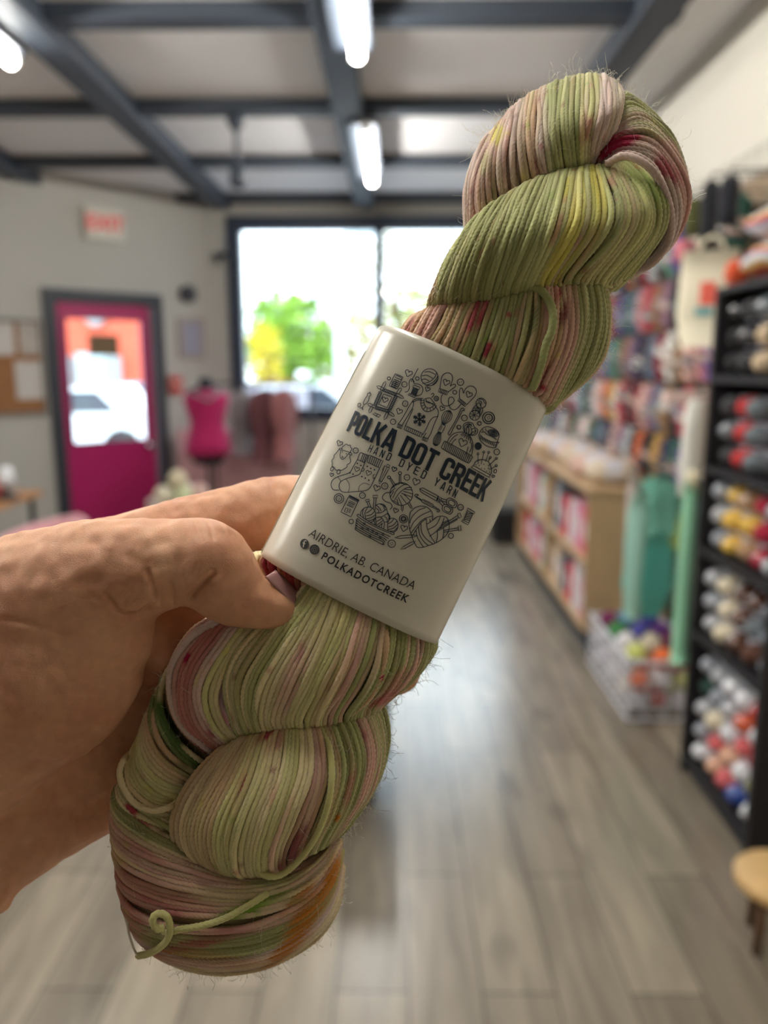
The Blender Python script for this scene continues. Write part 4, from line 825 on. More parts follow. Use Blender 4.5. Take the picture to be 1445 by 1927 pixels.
LOBES['E'] = dict(g=[
 c3([(600,740,0),(530,680,30),(390,800,45),(303,960,40),(312,1090,25),(400,1165,5),(470,1150,-40)]),
 c3([(620,720,0),(570,660,50),(450,810,80),(368,980,85),(372,1100,68),(440,1180,40),(520,1200,-20)]),
 c3([(660,700,5),(620,642,58),(520,810,100),(435,990,112),(430,1110,90),(482,1195,55),(560,1200,-10)]),
 c3([(700,690,5),(665,628,62),(590,810,112),(505,1000,128),(492,1120,102),(530,1206,62),(600,1200,-5)]),
 c3([(740,690,5),(715,615,64),(660,810,118),(580,1010,136),(560,1130,108),(580,1212,62),(640,1200,-5)]),
 c3([(790,680,5),(770,606,64),(735,810,120),(660,1010,138),(630,1120,112),(640,1210,62),(690,1190,-5)]),
 c3([(830,680,5),(825,600,64),(815,800,120),(745,1000,134),(705,1110,110),(705,1200,58),(750,1180,-5)]),
 c3([(870,670,5),(880,595,60),(900,790,112),(835,980,122),(790,1090,100),(775,1170,50),(810,1150,-10)]),
 c3([(910,660,5),(935,585,55),(975,770,100),(925,950,104),(870,1070,82),(850,1130,40),(870,1120,-15)]),
 c3([(950,650,0),(990,572,45),(1045,740,84),(1005,920,84),(940,1050,58),(915,1095,25),(920,1100,-25)]),
 c3([(1000,620,-5),(1050,552,30),(1105,710,60),(1070,880,55),(1000,1010,30),(960,1070,0),(940,1090,-40)]),
 c3([(1060,600,-20),(1110,528,8),(1158,680,22),(1125,850,15),(1045,980,0),(990,1045,-20),(950,1070,-60)]),
 c3([(1110,580,-60),(1165,505,-25),(1195,650,-25),(1160,810,-35),(1075,950,-45),(1005,1035,-55),(960,1060,-90)]),
 ], base=[(0,TAN),(.08,CRM),(.2,TAN),(.28,LGR),(.36,CRM),(.44,LGR),(.52,CRM),(.58,PNK),(.64,TAN),(.7,GRN),(.78,OLV),(.84,PNK),(.9,GRN),(1,OLV)])
LOBES['L'] = dict(g=[
 c3([(330,300,-10),(268,390,0),(250,510,15),(310,640,20),(420,740,10),(520,800,-30)]),
 c3([(280,380,-20),(228,470,0),(215,590,20),(280,710,25),(400,790,10),(480,830,-30)]),
 c3([(240,460,-30),(190,560,0),(185,680,20),(255,780,28),(370,840,12),(450,870,-30)]),
 c3([(210,540,-35),(160,640,-5),(160,760,20),(235,850,28),(340,885,14),(430,920,-30)]),
 c3([(180,620,-40),(128,720,-10),(135,830,18),(210,905,28),(320,935,14),(410,960,-30)]),
 c3([(140,700,-40),(98,790,-10),(110,880,18),(190,950,28),(310,985,14),(400,1010,-30)]),
 c3([(110,780,-40),(70,850,-10),(85,920,18),(170,990,28),(300,1040,14),(400,1060,-30)]),
 ], base=[(0,CRM),(.04,OLV),(.10,DGR),(.16,OLV),(.22,TAN),(.4,CRM),(.6,LGR),(.8,CRM),(.88,OLV),(1,CRM)])
LOBES['G'] = dict(g=[
 c3([(150,800,-60),(90,820,-30),(110,880,6),(200,950,18),(320,1020,22),(430,1100,10),(540,1150,-20)]),
 c3([(150,860,-60),(64,850,-30),(80,930,15),(180,1020,35),(310,1100,42),(440,1180,30),(560,1200,-10)]),
 c3([(150,960,-60),(54,930,-30),(75,1010,20),(190,1095,48),(340,1160,58),(520,1225,52),(700,1235,30),(850,1180,10),(960,1100,-20)]),
 c3([(150,1040,-60),(52,1010,-30),(78,1095,22),(200,1175,56),(370,1225,72),(560,1265,72),(740,1250,50),(890,1170,20),(975,1085,-20)]),
 c3([(160,1120,-70),(58,1085,-35),(90,1175,22),(220,1245,60),(400,1290,80),(590,1310,80),(780,1275,60),(915,1180,28),(990,1075,-20)]),
 c3([(170,1200,-70),(68,1165,-40),(105,1255,22),(240,1320,62),(420,1355,84),(610,1358,85),(800,1305,65),(930,1200,30),(997,1070,-25)]),
 c3([(180,1270,-75),(80,1240,-45),(122,1335,18),(260,1395,58),(430,1420,84),(630,1408,85),(820,1340,66),(945,1225,30),(1000,1080,-30)]),
 c3([(200,1340,-75),(95,1320,-50),(145,1410,10),(290,1460,52),(450,1478,78),(650,1455,80),(845,1372,60),(955,1250,25),(1001,1100,-35)]),
 c3([(230,1400,-80),(115,1400,-60),(175,1470,-5),(320,1520,38),(480,1530,62),(680,1500,64),(865,1402,45),(965,1275,12),(1001,1120,-45)]),
 c3([(260,1460,-90),(150,1460,-70),(210,1520,-25),(350,1565,15),(510,1578,35),(705,1540,36),(882,1430,22),(973,1300,-5),(1001,1140,-60)]),
 c3([(300,1500,-100),(190,1500,-80),(245,1550,-50),(375,1595,-15),(530,1606,0),(722,1566,0),(895,1455,-10),(980,1325,-30),(1001,1160,-80)]),
 c3([(330,1500,-130),(230,1520,-110),(280,1570,-90),(400,1610,-60),(545,1622,-50),(735,1580,-50),(905,1475,-55),(984,1350,-70),(1001,1190,-110)]),
 ], base=[(0,CRM),(.08,OLV),(.2,LGR),(.28,PNK),(.36,CRM),(.5,PNK),(.58,OLV),(.66,GRN),(.72,LIL),(.8,LIL),(.9,CRM),(1,TAN)])
LOBES['M'] = dict(g=[
 [(560,960,0),(482,1010,5),(480,1060,0),(510,1150,-20),(560,1220,-40)],
 [(580,960,30),(512,1040,42),(515,1080,30),(545,1150,0),(590,1210,-30)],
 [(620,960,40),(552,1050,58),(552,1090,42),(575,1150,10),(610,1210,-20)],
 [(660,960,40),(590,1070,62),(585,1110,48),(600,1160,20),(630,1210,-20)],
 [(700,960,40),(630,1090,62),(620,1130,50),(625,1170,20),(650,1210,-20)],
 ], base=[(0,CRM),(.14,CRM),(.25,MAR),(.6,RED),(.8,TAN),(1,MAR)])
# splashes of dye: (x, y, radius along, radius across, angle from x axis in degrees, colour, strength)
def s2(x, y, a, b, ang, c, k=1.0): return (740+x/2.491, 120+y/2.491, a/2.491, b/2.491, ang, c, k)
def s3(x, y, a, b, ang, c, k=1.0): return (190+x/2.223, 1100+y/2.223, a/2.223, b/2.223, ang, c, k)
SPL = {
 'A': [s2(490,340,50,26,100,YEL,.9), s2(440,480,60,25,100,GRN,.6), s2(680,500,60,22,80,RED,.45), s2(905,300,60,20,85,DPK,.7), s2(470,600,90,20,100,GRN,.4)],
 'R': [s2(1040,390,110,42,-28,RED,1.0), s2(1090,355,60,22,-10,RED,1.0), s2(1280,495,80,24,50,RED,.8), s2(1190,300,130,40,20,GRN,.7), s2(1060,460,50,16,-20,OLV,.8)],
 'B': [s2(760,780,70,16,110,DPK,.5), s2(1030,540,40,14,80,DPK,.6), s2(820,590,60,18,110,YEL,.8), s2(560,700,140,30,120,GRN,.5), s2(190,1050,60,25,100,DPK,.5), s2(900,870,140,20,120,TAN,.6), s2(1180,560,120,50,50,BRT,.5), s2(400,980,160,60,100,OLV,.4)],
 'C': [s2(400,1170,100,34,115,RED,.85), s2(480,1080,50,16,170,RED,.7), s2(545,1185,16,10,90,RED,1), s2(450,1345,40,14,110,RED,.9), s2(770,1080,50,14,100,RED,.8), s2(800,1170,60,16,100,MAR,.8), s2(690,1460,90,20,115,MAR,.8), s2(706,1520,16,12,100,RED,1), s2(80,1240,50,12,120,RED,.6), s2(140,1250,40,10,120,RED,.6)],
 'D': [s3(835,285,40,9,110,RED,.8), s3(800,400,170,40,112,PNK,.8), s3(1170,385,14,10,100,RED,1), s3(1180,470,60,14,150,RED,.9), s3(1220,420,90,20,125,DPK,.8), s3(560,640,90,10,20,CRM,.4)],
 'P': [s3(365,310,26,9,105,RED,1), s3(455,610,40,10,65,RED,.8), s3(410,690,50,22,40,RED,.9), s3(515,320,70,10,95,YEL,.35)],
 'E': [s3(690,635,50,18,140,RED,.9), s3(735,660,60,20,120,DPK,.7), s3(710,775,16,10,100,RED,1), s3(597,830,50,10,110,RED,.8), s3(800,1100,120,28,122,MAR,.85), s3(720,870,60,10,110,DPK,.7), s3(985,960,22,9,100,ORG,1), s3(1040,850,90,14,105,DPK,.6)],
 'L': [s3(280,600,160,22,65,DGR,1), s3(130,940,30,14,50,RED,.9)],
 'G': [s3(170,985,60,12,42,RED,.9), s3(240,1020,36,12,50,MAR,.9), s3(180,1110,80,16,30,DPK,.9), s3(230,1280,220,46,20,DPK,.8), s3(240,1350,120,24,20,DPK,.9), s3(110,1400,120,60,60,DPK,.7), s3(640,1340,150,24,-22,BRT,1), s3(720,1240,110,26,-10,GRN,.9), s3(420,1490,180,22,-14,RED,.6), s3(860,1370,130,42,-52,ORG,1), s3(960,1210,80,26,-72,ORG,1), s3(780,1510,110,26,-40,ORG,1), s3(820,1310,90,14,-45,ORG,.8), s3(440,1560,240,30,5,ORG,.45), s3(600,1300,300,20,5,OLV,.5)],
 'M': [],
}
def dye_fn(name, n, rng):
    base = LOBES[name]['base']; us = np.array([b[0] for b in base]); cs = np.array([b[1] for b in base])
    spl = SPL.get(name, [])
    spk = [[(rng.uniform(0, 420), rng.uniform(5, 16), [RED, DPK, MAR, BRT, YEL][rng.integers(0, 5)]) for _ in range(rng.integers(0, 2))] for _ in range(n)]
    per = rng.normal(0, .035, n); tint = rng.normal(0, 1, (n,)); ph = rng.uniform(0, 6.28, (n, 3))
    def f(Q, j, u):
        uj = np.clip(j/(n-1) + per[j] + .025*np.sin(u/60+ph[j,0]) , 0, 1)
        c = np.stack([np.interp(uj, us, cs[:,k]) for k in range(3)], 1)
        # every strand was dipped a little differently
        w = .5+.5*np.sin(u/70.0 + ph[j,1]*2)
        alt = np.array([CRM, GRN, PNK, LGR, TAN][int(ph[j,2]*10) % 5])
        kk = ({'P':.12,'E':.30,'L':.15,'R':.2}.get(name, .38)*w*(.4+.6*(tint[j] > .2)))[:,None]
        c = c*(1-kk) + alt*kk
        for (x, y, a, b, ang, col, k) in spl:
            t = math.radians(ang); sx_, sy_ = seen_px(Q); dx, dy = sx_-x, sy_-y
            A = (dx*math.cos(t)+dy*math.sin(t))/a; B = (-dx*math.sin(t)+dy*math.cos(t))/b
            g = np.exp(-(A*A+B*B)**1.5*.9)
            g = (k*np.clip(g*1.15*(1+.5*np.sin(j*2.4+1)), 0, 1))[:,None]
            c = c*(1-g) + np.array(col)*g
        for (p_, l_, col) in spk[j]:
            g = (.42*np.exp(-((u-p_)/l_)**2))[:,None]; c = c*(1-g) + np.array(col)*g
        return c*(1+.10*math.sin(j*7.7))
    return f
def lobe_grid(name, K=60):
    G = np.array([resample(np.array(g, float), K) for g in LOBES[name]['g']])     # guides x K x 3
    w = np.linalg.norm(np.diff(G[:, K//4:3*K//4], axis=0), axis=2).mean(1)            # spacing between neighbours
    s = np.concatenate([[0], np.cumsum(w)]); return G, s
skein = empty('yarn_skein', near(690, 1000, 0), label='large twisted skein of speckled green and pink hand dyed yarn held up in the foreground', cat='yarn skein')
skein_inv = Matrix.Translation(skein.location).inverted()
def rel(o, root):
    """keep the mesh where it is while its origin moves to the root"""
    me = o.data; me.transform(Matrix.Translation(-Vector(root.location))); o.parent = root; return o
PARTNAME = {'A':'looped_end','R':'looped_end_fold','B':'upper_coil','C':'coil_above_label','D':'coil_below_label','P':'pink_coil','E':'lower_coil','L':'side_coil','G':'bottom_loop','M':'tucked_coil'}
OUTL = []
def tuck(S):
    """yarn under the paper label is squeezed to fit inside it"""
    BL, BR, TL, TR = [np.array(q, float) for q in ((493,1041),(822,1208),(712,619),(1027,772))]
    B0 = (BL+BR)/2; ax = (TL+TR)/2-B0; L = np.linalg.norm(ax); ax /= L; w = (TR-TL+BR-BL); w /= np.linalg.norm(w)
    d = S[...,:2]-B0; u = d @ ax/L; cr = ax[0]*w[1]-ax[1]*w[0]
    # oblique coordinates along the label's own axes
    al = (d[...,0]*w[1]-d[...,1]*w[0])/cr; be = (ax[0]*d[...,1]-ax[1]*d[...,0])/cr; u = al/L
    h = (np.linalg.norm(BR-BL)*(1-u)+np.linalg.norm(TR-TL)*u)/2
    q = (np.abs(be/h)**2.25 + np.abs(S[...,2]/106)**2.25)**(1/2.25)
    lim = .945 + np.clip(np.maximum(u-1.0, -u)*9, 0, 3)
    k = np.where(q > lim, lim/np.maximum(q, 1e-6), 1.0)
    out = S.copy(); nb = be*k
    out[...,0] = B0[0] + ax[0]*al + w[0]*nb; out[...,1] = B0[1] + ax[1]*al + w[1]*nb; out[...,2] = S[...,2]*k; return out
for name in LOBES:
    rng = np.random.default_rng(sum(map(ord, name))*7+3)
    G, s = lobe_grid(name)
    width = s[-1]; pitch = 8.3; n = max(6, int(width/pitch))
    pos = np.linspace(0, width, n) + rng.normal(0, .9, n); pos = np.clip(pos, 0, width)
    gi = np.interp(pos, s, np.arange(len(s)))
    K = 60
    S = catmull(G, gi)                                     # n x K x 3
    lat = smooth_noise(n, K, 22, rng)*1.5; dz = smooth_noise(n, K, 22, rng)*1.8
    T = np.gradient(S, axis=1); Nn = np.stack([-T[...,1], T[...,0], 0*T[...,0]], -1); Nn /= np.linalg.norm(Nn, axis=2, keepdims=True)+1e-6
    S = S + Nn*lat[...,None]; S[...,2] += dz + (np.arange(n) % 2)[:,None]*1.2
    for q in range(n):                                      # a few strands stray across their neighbours
        if rng.random() < .07:
            bump = np.sin(np.linspace(0, math.pi, K))**2
            S[q] += Nn[q]*(bump*rng.uniform(-9, 9))[:,None]; S[q,:,2] += bump*5
    if name in 'CDM': S = tuck(S); G = tuck(G)
    V, Fc, C = [], [], []
    build_strands(list(S), dye_fn(name, n, rng), r=5.3, rng=rng, store=(V, Fc, C))
    # back of the same coil, a little flatter
    Bk = S[::1].copy(); zc = -18.0; Bk[...,2] = zc - (Bk[...,2]-zc)*.72
    Bk[...,2] = np.minimum(Bk[...,2], S[...,2]-6)
    build_strands([b for b in Bk], dye_fn(name, n, rng), r=6.2, sides=6, step=7, ply=False, rng=rng, store=(V, Fc, C))
    # solid heart of the coil
    for sgn, src in ((1, G), (-1, None)):
        Gd = catmull(G, np.linspace(0, len(s)-1, 30)).copy()
        if sgn < 0: Gd[...,2] = np.minimum(zc - (Gd[...,2]-zc)*.72, Gd[...,2]-6) + 7
        else: Gd[...,2] -= 7
        off = sum(len(v) for v in V); V.append(Gd.reshape(-1,3))
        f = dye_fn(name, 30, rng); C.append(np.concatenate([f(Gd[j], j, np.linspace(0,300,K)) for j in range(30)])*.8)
        a = (np.arange(29)[:,None]*K + np.arange(K-1)[None,:]).reshape(-1)
        Fc.append(np.stack([a, a+1, a+K+1, a+K], 1)+off)
    Vn = near_np(np.concatenate(V))
    o = np_mesh(PARTNAME[name], Vn, np.concatenate(Fc), YARN, None, np.concatenate(C)); rel(o, skein)
    OUTL.append((name, S))
# loose ends and stray single strands
def loose(name, P, col, r=5.5, label=None):
    rng = np.random.default_rng(3); V, Fc, C = [], [], []
    Q = resample(np.array(P, float), 80)
    if isinstance(col, tuple): f = lambda q, j, u: np.tile(np.array(col), (len(q),1))
    else: f = col
    build_strands([Q], f, r=r, rng=rng, store=(V, Fc, C))
    o = np_mesh(name, near_np(np.concatenate(V)), np.concatenate(Fc), YARN, None, np.concatenate(C)); rel(o, skein)
    if label: o['label'] = label
    return o
loose('loose_strand', c3([(130,700,-40),(95,735,10),(78,790,28),(100,860,42),(150,920,50),(220,945,52),(290,930,50),(330,900,20)]), CRM)
loose('loose_strand', c3([(920,590,62),(955,680,90),(965,790,116),(950,920,120),(900,1050,108),(830,1150,86),(760,1210,76),(705,1222,80),(665,1205,76)]), LGR)
loose('curled_yarn_end', c3([(262,1436,100),(238,1440,106),(220,1422,112),(218,1392,118),(242,1376,118),(272,1386,112),(286,1416,104),(288,1455,92),(270,1495,72),(235,1525,46),(195,1545,12),(155,1553,-20)]), LGR, r=6.0, label='pale green curled yarn end')
loose('loose_strand', c3([(90,1320,-20),(105,1400,-16),(122,1480,-14),(150,1548,-12),(170,1540,-20)]), srgb(240,234,220), r=2.0, label='thin white sewing thread')
loose('loose_strand', c3([(262,1452,60),(300,1450,84),(345,1440,96),(430,1425,104),(520,1395,106),(620,1340,102),(700,1290,92)]), LGR)
loose('loose_strand', c3([(500,148,55),(380,215,58),(298,340,52),(292,460,46),(335,580,36),(420,665,26),(500,720,0)]), LIL, r=6.8)
loose('loose_strand', c3([(1185,170,84),(1190,260,100),(1165,380,96),(1120,470,84),(1040,540,70)]), TAN, r=6.8)
loose('loose_strand', c2([(640,1045,90),(700,1070,104),(745,1150,122),(745,1240,128),(715,1320,124),(690,1420,112),(650,1530,100)]), GRN, r=7)
loose('loose_strand', c2([(1000,470,70),(1080,432,96),(1180,470,110),(1255,560,104),(1300,700,84),(1290,830,58),(1220,930,28),(1140,970,0)]), LIL, r=6.5)
# fine halo of wool fibres along the outline
def fuzz():
    rng = np.random.default_rng(5); V, Fc, C = [], [], []; off = 0
    for name, S in OUTL:
        n, K, _ = S.shape; cnt = {'A':560,'R':520,'B':240,'C':380,'D':300,'E':420,'G':420}.get(name, 60)
        for _i in range(cnt):
            edge = rng.random() < .75
            if name in ('A',): q = rng.integers(0, n); k = int(rng.integers(6, 20)) if edge else rng.integers(0, K)
            elif name in ('R','C','E','D','G'): q = (n-1-int(abs(rng.normal(0, 2.5)))) if edge else rng.integers(0, n); k = rng.integers(4, K-4)
            else: q = int(abs(rng.normal(0, 2))) if edge else rng.integers(0, n); k = rng.integers(4, K-4)
            q = int(np.clip(q, 0, n-1)); k = int(np.clip(k, 1, K-2)); p = S[q, k]
            t = S[q, k+1]-S[q, k-1]; t /= np.linalg.norm(t)+1e-6
            d = rng.normal(0, .8, 3) + t*rng.normal(0, 1.0); d[2] = abs(d[2])*.4 if not edge else rng.normal(0,.5); d /= np.linalg.norm(d)
            L = rng.uniform(10, 26); b = rng.normal(0, .55, 3)
            m = 7; uu = np.linspace(0, 1, m)[:,None]
            Q = p + d*L*uu + b*L*uu*uu + rng.normal(0, .22, 3)*L*np.sin(uu*6)
            r = .32; base = np.array([[1,0,0],[-.5,.8,.3],[-.5,-.8,-.3]])*r
            V.append((Q[:,None,:] + base[None]).reshape(-1,3)); C.append(np.tile(np.array(srgb(226,218,190)), (m*3,1)))
            for i in range(m-1):
                for e in range(3): Fc.append((off+i*3+e, off+i*3+(e+1)%3, off+(i+1)*3+(e+1)%3, off+(i+1)*3+e))
            off += m*3
    o = np_mesh('wool_halo', near_np(np.concatenate(V)), np.array(Fc), YARN, None, np.concatenate(C)); rel(o, skein); o['kind'] = 'stuff'
fuzz()
# ================================================================ the paper label round the skein
PAPER = mat('white_label_paper', srgb(214,208,192), rough=.24, spec=.5, noise=.015, nscale=60)
INK = mat('navy_printing_ink', srgb(14,34,52), rough=.5)
INKK = mat('black_printing_ink', srgb(24,24,26), rough=.5)
INKG = mat('charcoal_printing_ink', srgb(60,60,60), rough=.45)
label = empty('paper_label', near(760, 910, 0), label='white glossy paper label printed with knitting doodles, wrapped around the middle of the held skein', cat='label')
def band_pt(u, th, grow=0.0):
    BL, BR, TL, TR = [np.array(q, float) for q in ((493,1041),(822,1208),(712,619),(1027,772))]
    L = BL+(TL-BL)*u; R = BR+(TR-BR)*u; c = (L+R)/2; h = (R-L)/2; n = 2.25
    h = h*(1+.012*math.sin(math.pi*u)) ; k = 1+grow/180.0
    cx = math.copysign(abs(math.cos(th))**(2/n), math.cos(th)); sz = math.copysign(abs(math.sin(th))**(2/n), math.sin(th))
    z = (112 if sz > 0 else 100)*sz*k
    p = c + h*cx*k
    return (p[0], p[1], z)
def band(name, th0, th1, nth, grow, nu=36, u0=0.0, u1=1.0):
    V = [near(*band_pt(u0+(u1-u0)*i/(nu-1), th0+(th1-th0)*j/(nth-1), grow)) for i in range(nu) for j in range(nth)]
    Fc = [(i*nth+j, i*nth+j+1, (i+1)*nth+j+1, (i+1)*nth+j) for i in range(nu-1) for j in range(nth-1)]
    o = mesh_obj(name, V, Fc, PAPER, None, True); rel(o, label)
    md = o.modifiers.new('thickness', 'SOLIDIFY'); md.thickness = .00016; md.offset = 1.0
    return o, V, Fc
bo, bV, bF = band('paper_band', math.radians(-178), math.radians(182), 181, 0.0)
band('overlap_flap', math.radians(174), math.radians(262), 50, 1.6, u0=.0, u1=.895)
BVH = BVHTree.FromPolygons(bV, bF)
def on_label(px, py):
    d = ray(px, py).normalized(); h = BVH.ray_cast(CAMP, d, 1.0)
    if h[0] is None: return None
    n = h[1]; n = n if n.dot(d) < 0 else -n
    return h[0] + n*.00020
class Print:
    def __init__(s): s.v = []; s.f = []
    def tri(s, P, F):
        pts = [on_label(*p) for p in P]
        if any(p is None for p in pts): return
        n = len(s.v); s.v += pts; s.f += [tuple(i+n for i in f) for f in F]
    def ribbon(s, P, w, closed=False):
        P = np.array(P, float)
        if closed: P = np.concatenate([P, P[:1]])
        # subdivide
        Q = [P[0]]
        for a, b in zip(P[:-1], P[1:]):
            m = max(1, int(np.linalg.norm(b-a)/5)); Q += [a+(b-a)*k/m for k in range(1, m+1)]
        Q = np.array(Q); keep = np.concatenate([[True], np.linalg.norm(np.diff(Q, axis=0), axis=1) > 1e-3]); Q = Q[keep]
        if len(Q) < 2: return
        T = np.gradient(Q, axis=0)
        if closed: T[0] = T[-1] = (Q[1]-Q[-2])/2
        T /= np.linalg.norm(T, axis=1)[:,None]+1e-9; N = np.stack([-T[:,1], T[:,0]], 1)*w/2
        if not closed: Q[0] -= T[0]*w*.35; Q[-1] += T[-1]*w*.35
        V = np.stack([Q+N, Q-N], 1).reshape(-1,2)
        s.tri(V.tolist(), [(2*i, 2*i+1, 2*i+3, 2*i+2) for i in range(len(Q)-1)])
    def disc(s, x, y, r, ry=None, seg=18):
        ry = ry or r
        s.tri([(x, y)]+[(x+r*math.cos(2*math.pi*k/seg), y+ry*math.sin(2*math.pi*k/seg)) for k in range(seg)], [(0, 1+k, 1+(k+1)%seg) for k in range(seg)])
    def build(s, name, m):
        o = mesh_obj(name, s.v, s.f, m); rel(o, label); return o
def sm(P, n=8, closed=False):
    P = np.array(P, float)
    if closed: P = np.concatenate([P[-1:], P, P[:2]]); Q = catmull(P, np.linspace(1, len(P)-2, n*(len(P)-2)))[:-1]
    else: Q = catmull(P, np.linspace(0, len(P)-1, n*(len(P)-1)+1))
    return Q
ART = Print()
class Art:
    """draws in the coordinates of a magnified view: x0, y0 corner, k magnification"""
    def __init__(s, x0, y0, k, w=1.5): s.x0, s.y0, s.k, s.w = x0, y0, k, w
    def m(s, P): return [(s.x0+p[0]/s.k, s.y0+p[1]/s.k) for p in P]
    def l(s, P, w=None, c=False): ART.ribbon(s.m(P), w or s.w, c)                       # straight pieces
    def s(s, P, w=None, c=False): ART.ribbon(s.m(sm(P, 7, c)), w or s.w, c)             # smooth
    def o(s, x, y, r, ry=None, rot=0, w=None, a0=0, a1=360):
        ry = ry or r; t = np.radians(np.linspace(a0, a1, 25)); R = math.radians(rot)
        P = [(x+r*math.cos(q)*math.cos(R)-ry*math.sin(q)*math.sin(R), y+r*math.cos(q)*math.sin(R)+ry*math.sin(q)*math.cos(R)) for q in t]
        if a1-a0 >= 360: ART.ribbon(s.m(P[:-1]), w or s.w, True)
        else: ART.ribbon(s.m(P), w or s.w)
    def d(s, x, y, r): p = s.m([(x, y)])[0]; ART.disc(p[0], p[1], r/s.k, seg=10)
    def heart(s, x, y, r, rot=25, w=None):
        R = math.radians(rot); P = [(0,.85),(-.55,.3),(-.95,-.2),(-.75,-.75),(-.25,-.75),(0,-.35),(.25,-.75),(.75,-.75),(.95,-.2),(.55,.3)]
        P = [(x+r*(a*math.cos(R)-b*math.sin(R)), y+r*(a*math.sin(R)+b*math.cos(R))) for a, b in P]
        s.s(P, w, True)
    def btn(s, x, y, r, holes=2, inner=0):
        s.o(x, y, r)
        if inner: s.o(x, y, inner)
        q = (inner or r)*.33
        for a, b in ([(-q, q*.25),(q, -q*.25)] if holes == 2 else [(-q,-q*.4),(q*.4,-q),(-q*.4,q),(q,q*.4)]): s.d(x+a, y+b, q*.42)
    def needle(s, a, b, wd, tip=.12):
        a, b = np.array(a, float), np.array(b, float); t = (b-a); L = np.linalg.norm(t); t /= L; n = np.array([-t[1], t[0]])*wd/2
        s.l([a, a+t*L*tip+n, b-t*L*tip+n, b, b-t*L*tip-n, a+t*L*tip-n], c=True)
    def ladder(s, a, b, wd, n, rung=.85):
        a, b = np.array(a, float), np.array(b, float); t = b-a; q = np.array([-t[1], t[0]]); q = q/np.linalg.norm(q)*wd/2
        for i in range(n+1):
            p = a+t*i/n; s.l([p-q*rung, p+q*rung])
        s.l([a-q*.55, b-q*.55]); s.l([a+q*.55, b+q*.55])
    def yarnball(s, x, y, r, rot=0, sets=None, w=None):
        s.o(x, y, r, w=w)
        R = math.radians(rot)
        for (a, b, c) in (sets or [(-.95,.3,.35),(-.98,0,.3),(-.9,-.35,.25)]):
            pass
b = Art(640, 690, 9.03)
for q in (((780,255),(690,430)), ((560,660),(495,790)), ((1040,365),(970,470)), ((850,700),(750,910)), ((625,335),(760,400)), ((925,455),(1085,540)), ((470,635),(620,700)), ((800,760),(925,845))): b.needle(q[0], q[1], 42, .2)
b.ladder((735,395),(955,480),70,9); b.ladder((690,440),(600,650),70,9); b.ladder((950,510),(845,730),70,9); b.ladder((610,700),(825,760),70,9)
b.l([(745,470),(885,520),(800,700),(655,640)], c=True)
b.heart(765,570,52,20); b.heart(1163,120,64,20); b.heart(1005,765,54,25)
b.l([(940,125),(1072,180),(968,385),(838,330)], c=True); b.l([(955,150),(1050,190),(1035,225),(938,188)], c=True)
for i in range(5): b.l([(925-i*14, 220+i*28),(1010-i*14, 258+i*28)], 1.9)
b.l([(900,250),(880,320)], 1.4); b.l([(960,260),(925,350)], 1.6)
b.o(833,205,27); b.btn(1095,305,45); b.o(1313,205,30); b.btn(1108,632,47,4); b.btn(902,940,45); b.o(330,658,24,34,20)
b.l([(560,810),(595,790),(695,830),(660,865)], c=True); b.l([(640,808),(615,845)])
b.l([(1325,35),(1210,255)]); b.s([(1260,262),(1235,222),(1200,218),(1172,280),(1178,360),(1150,420),(1105,435)]); b.s([(1240,245),(1265,290),(1330,300),(1390,340),(1405,410),(1370,480),(1290,500)])
b.l([(1250,315),(1360,355),(1340,395),(1238,350)], c=True); b.l([(1175,460),(1285,505),(1270,530),(1162,485)], c=True); b.l([(1248,360),(1205,465)]); b.l([(1325,395),(1285,495)])
for i in range(7): b.l([(1245-i*6, 372+i*14),(1318-i*6, 398+i*14)], 1.5)
b.s([(480,455),(530,470),(500,520),(487,580),(440,640),(398,630),(430,550),(465,500)], c=True); b.l([(510,435),(520,465)]); b.l([(415,645),(385,700),(345,708)]); b.l([(385,700),(395,738)]); b.l([(395,690),(375,725)])
b = Art(610, 680, 4.129)
b.s([(688,306),(720,292),(765,290)]); b.s([(688,318),(725,303),(755,300)]); b.s([(690,305),(655,360),(610,440),(575,490)]); b.s([(605,500),(640,440),(682,372),(695,330),(688,306)]); b.l([(575,486),(608,500),(600,526),(566,512)], c=True)
for i in range(3): b.l([(583+i*8, 490+i*4),(575+i*8, 515+i*4)], 1.2)
b.l([(690,372),(660,440),(630,503)]); b.l([(632,502),(762,560),(752,590),(620,532)], c=True)
for i in range(1,9): b.l([(632+i*14.4, 502+i*6.4),(620+i*14.6, 532+i*6.4)], 1.2)
b.s([(885,428),(845,438),(815,475),(795,520),(765,572)]); b.s([(862,350),(885,385),(880,430),(850,500),(828,560),(805,600)]); b.s([(790,560),(765,600)]); b.l([(768,588),(808,602),(798,626),(760,610)], c=True)
for i in range(3): b.l([(778+i*9, 592+i*3),(770+i*9, 614+i*3)], 1.2)
b.s([(752,292),(752,340),(775,382),(810,392),(850,375),(873,345)]); b.s([(776,292),(778,330),(795,360),(825,362),(862,335)])
for q in (((752,305),(776,305)),((752,325),(777,322)),((757,350),(780,338)),((770,375),(788,352)),((795,390),(802,362)),((825,390),(822,362)),((852,374),(840,352)),((868,352),(856,336))): b.l(q, 1.3)
b.s([(785,292),(820,285),(835,300),(862,335)]); b.s([(790,296),(800,320),(850,330)]); b.s([(788,310),(815,318),(850,340)]); b.s([(830,258),(845,250),(852,262),(835,282)])
for k in range(6):
    a = math.radians(60*k+28); c, s_ = math.cos(a), math.sin(a); x, y = 740, 452
    b.l([(x, y), (x+50*c, y+50*s_)], 2.4)
    for f in (22, 35):
        for sg in (-1, 1):
            a2 = a+sg*math.radians(50); b.l([(x+f*c, y+f*s_), (x+f*c+15*math.cos(a2), y+f*s_+15*math.sin(a2))], 2.0)
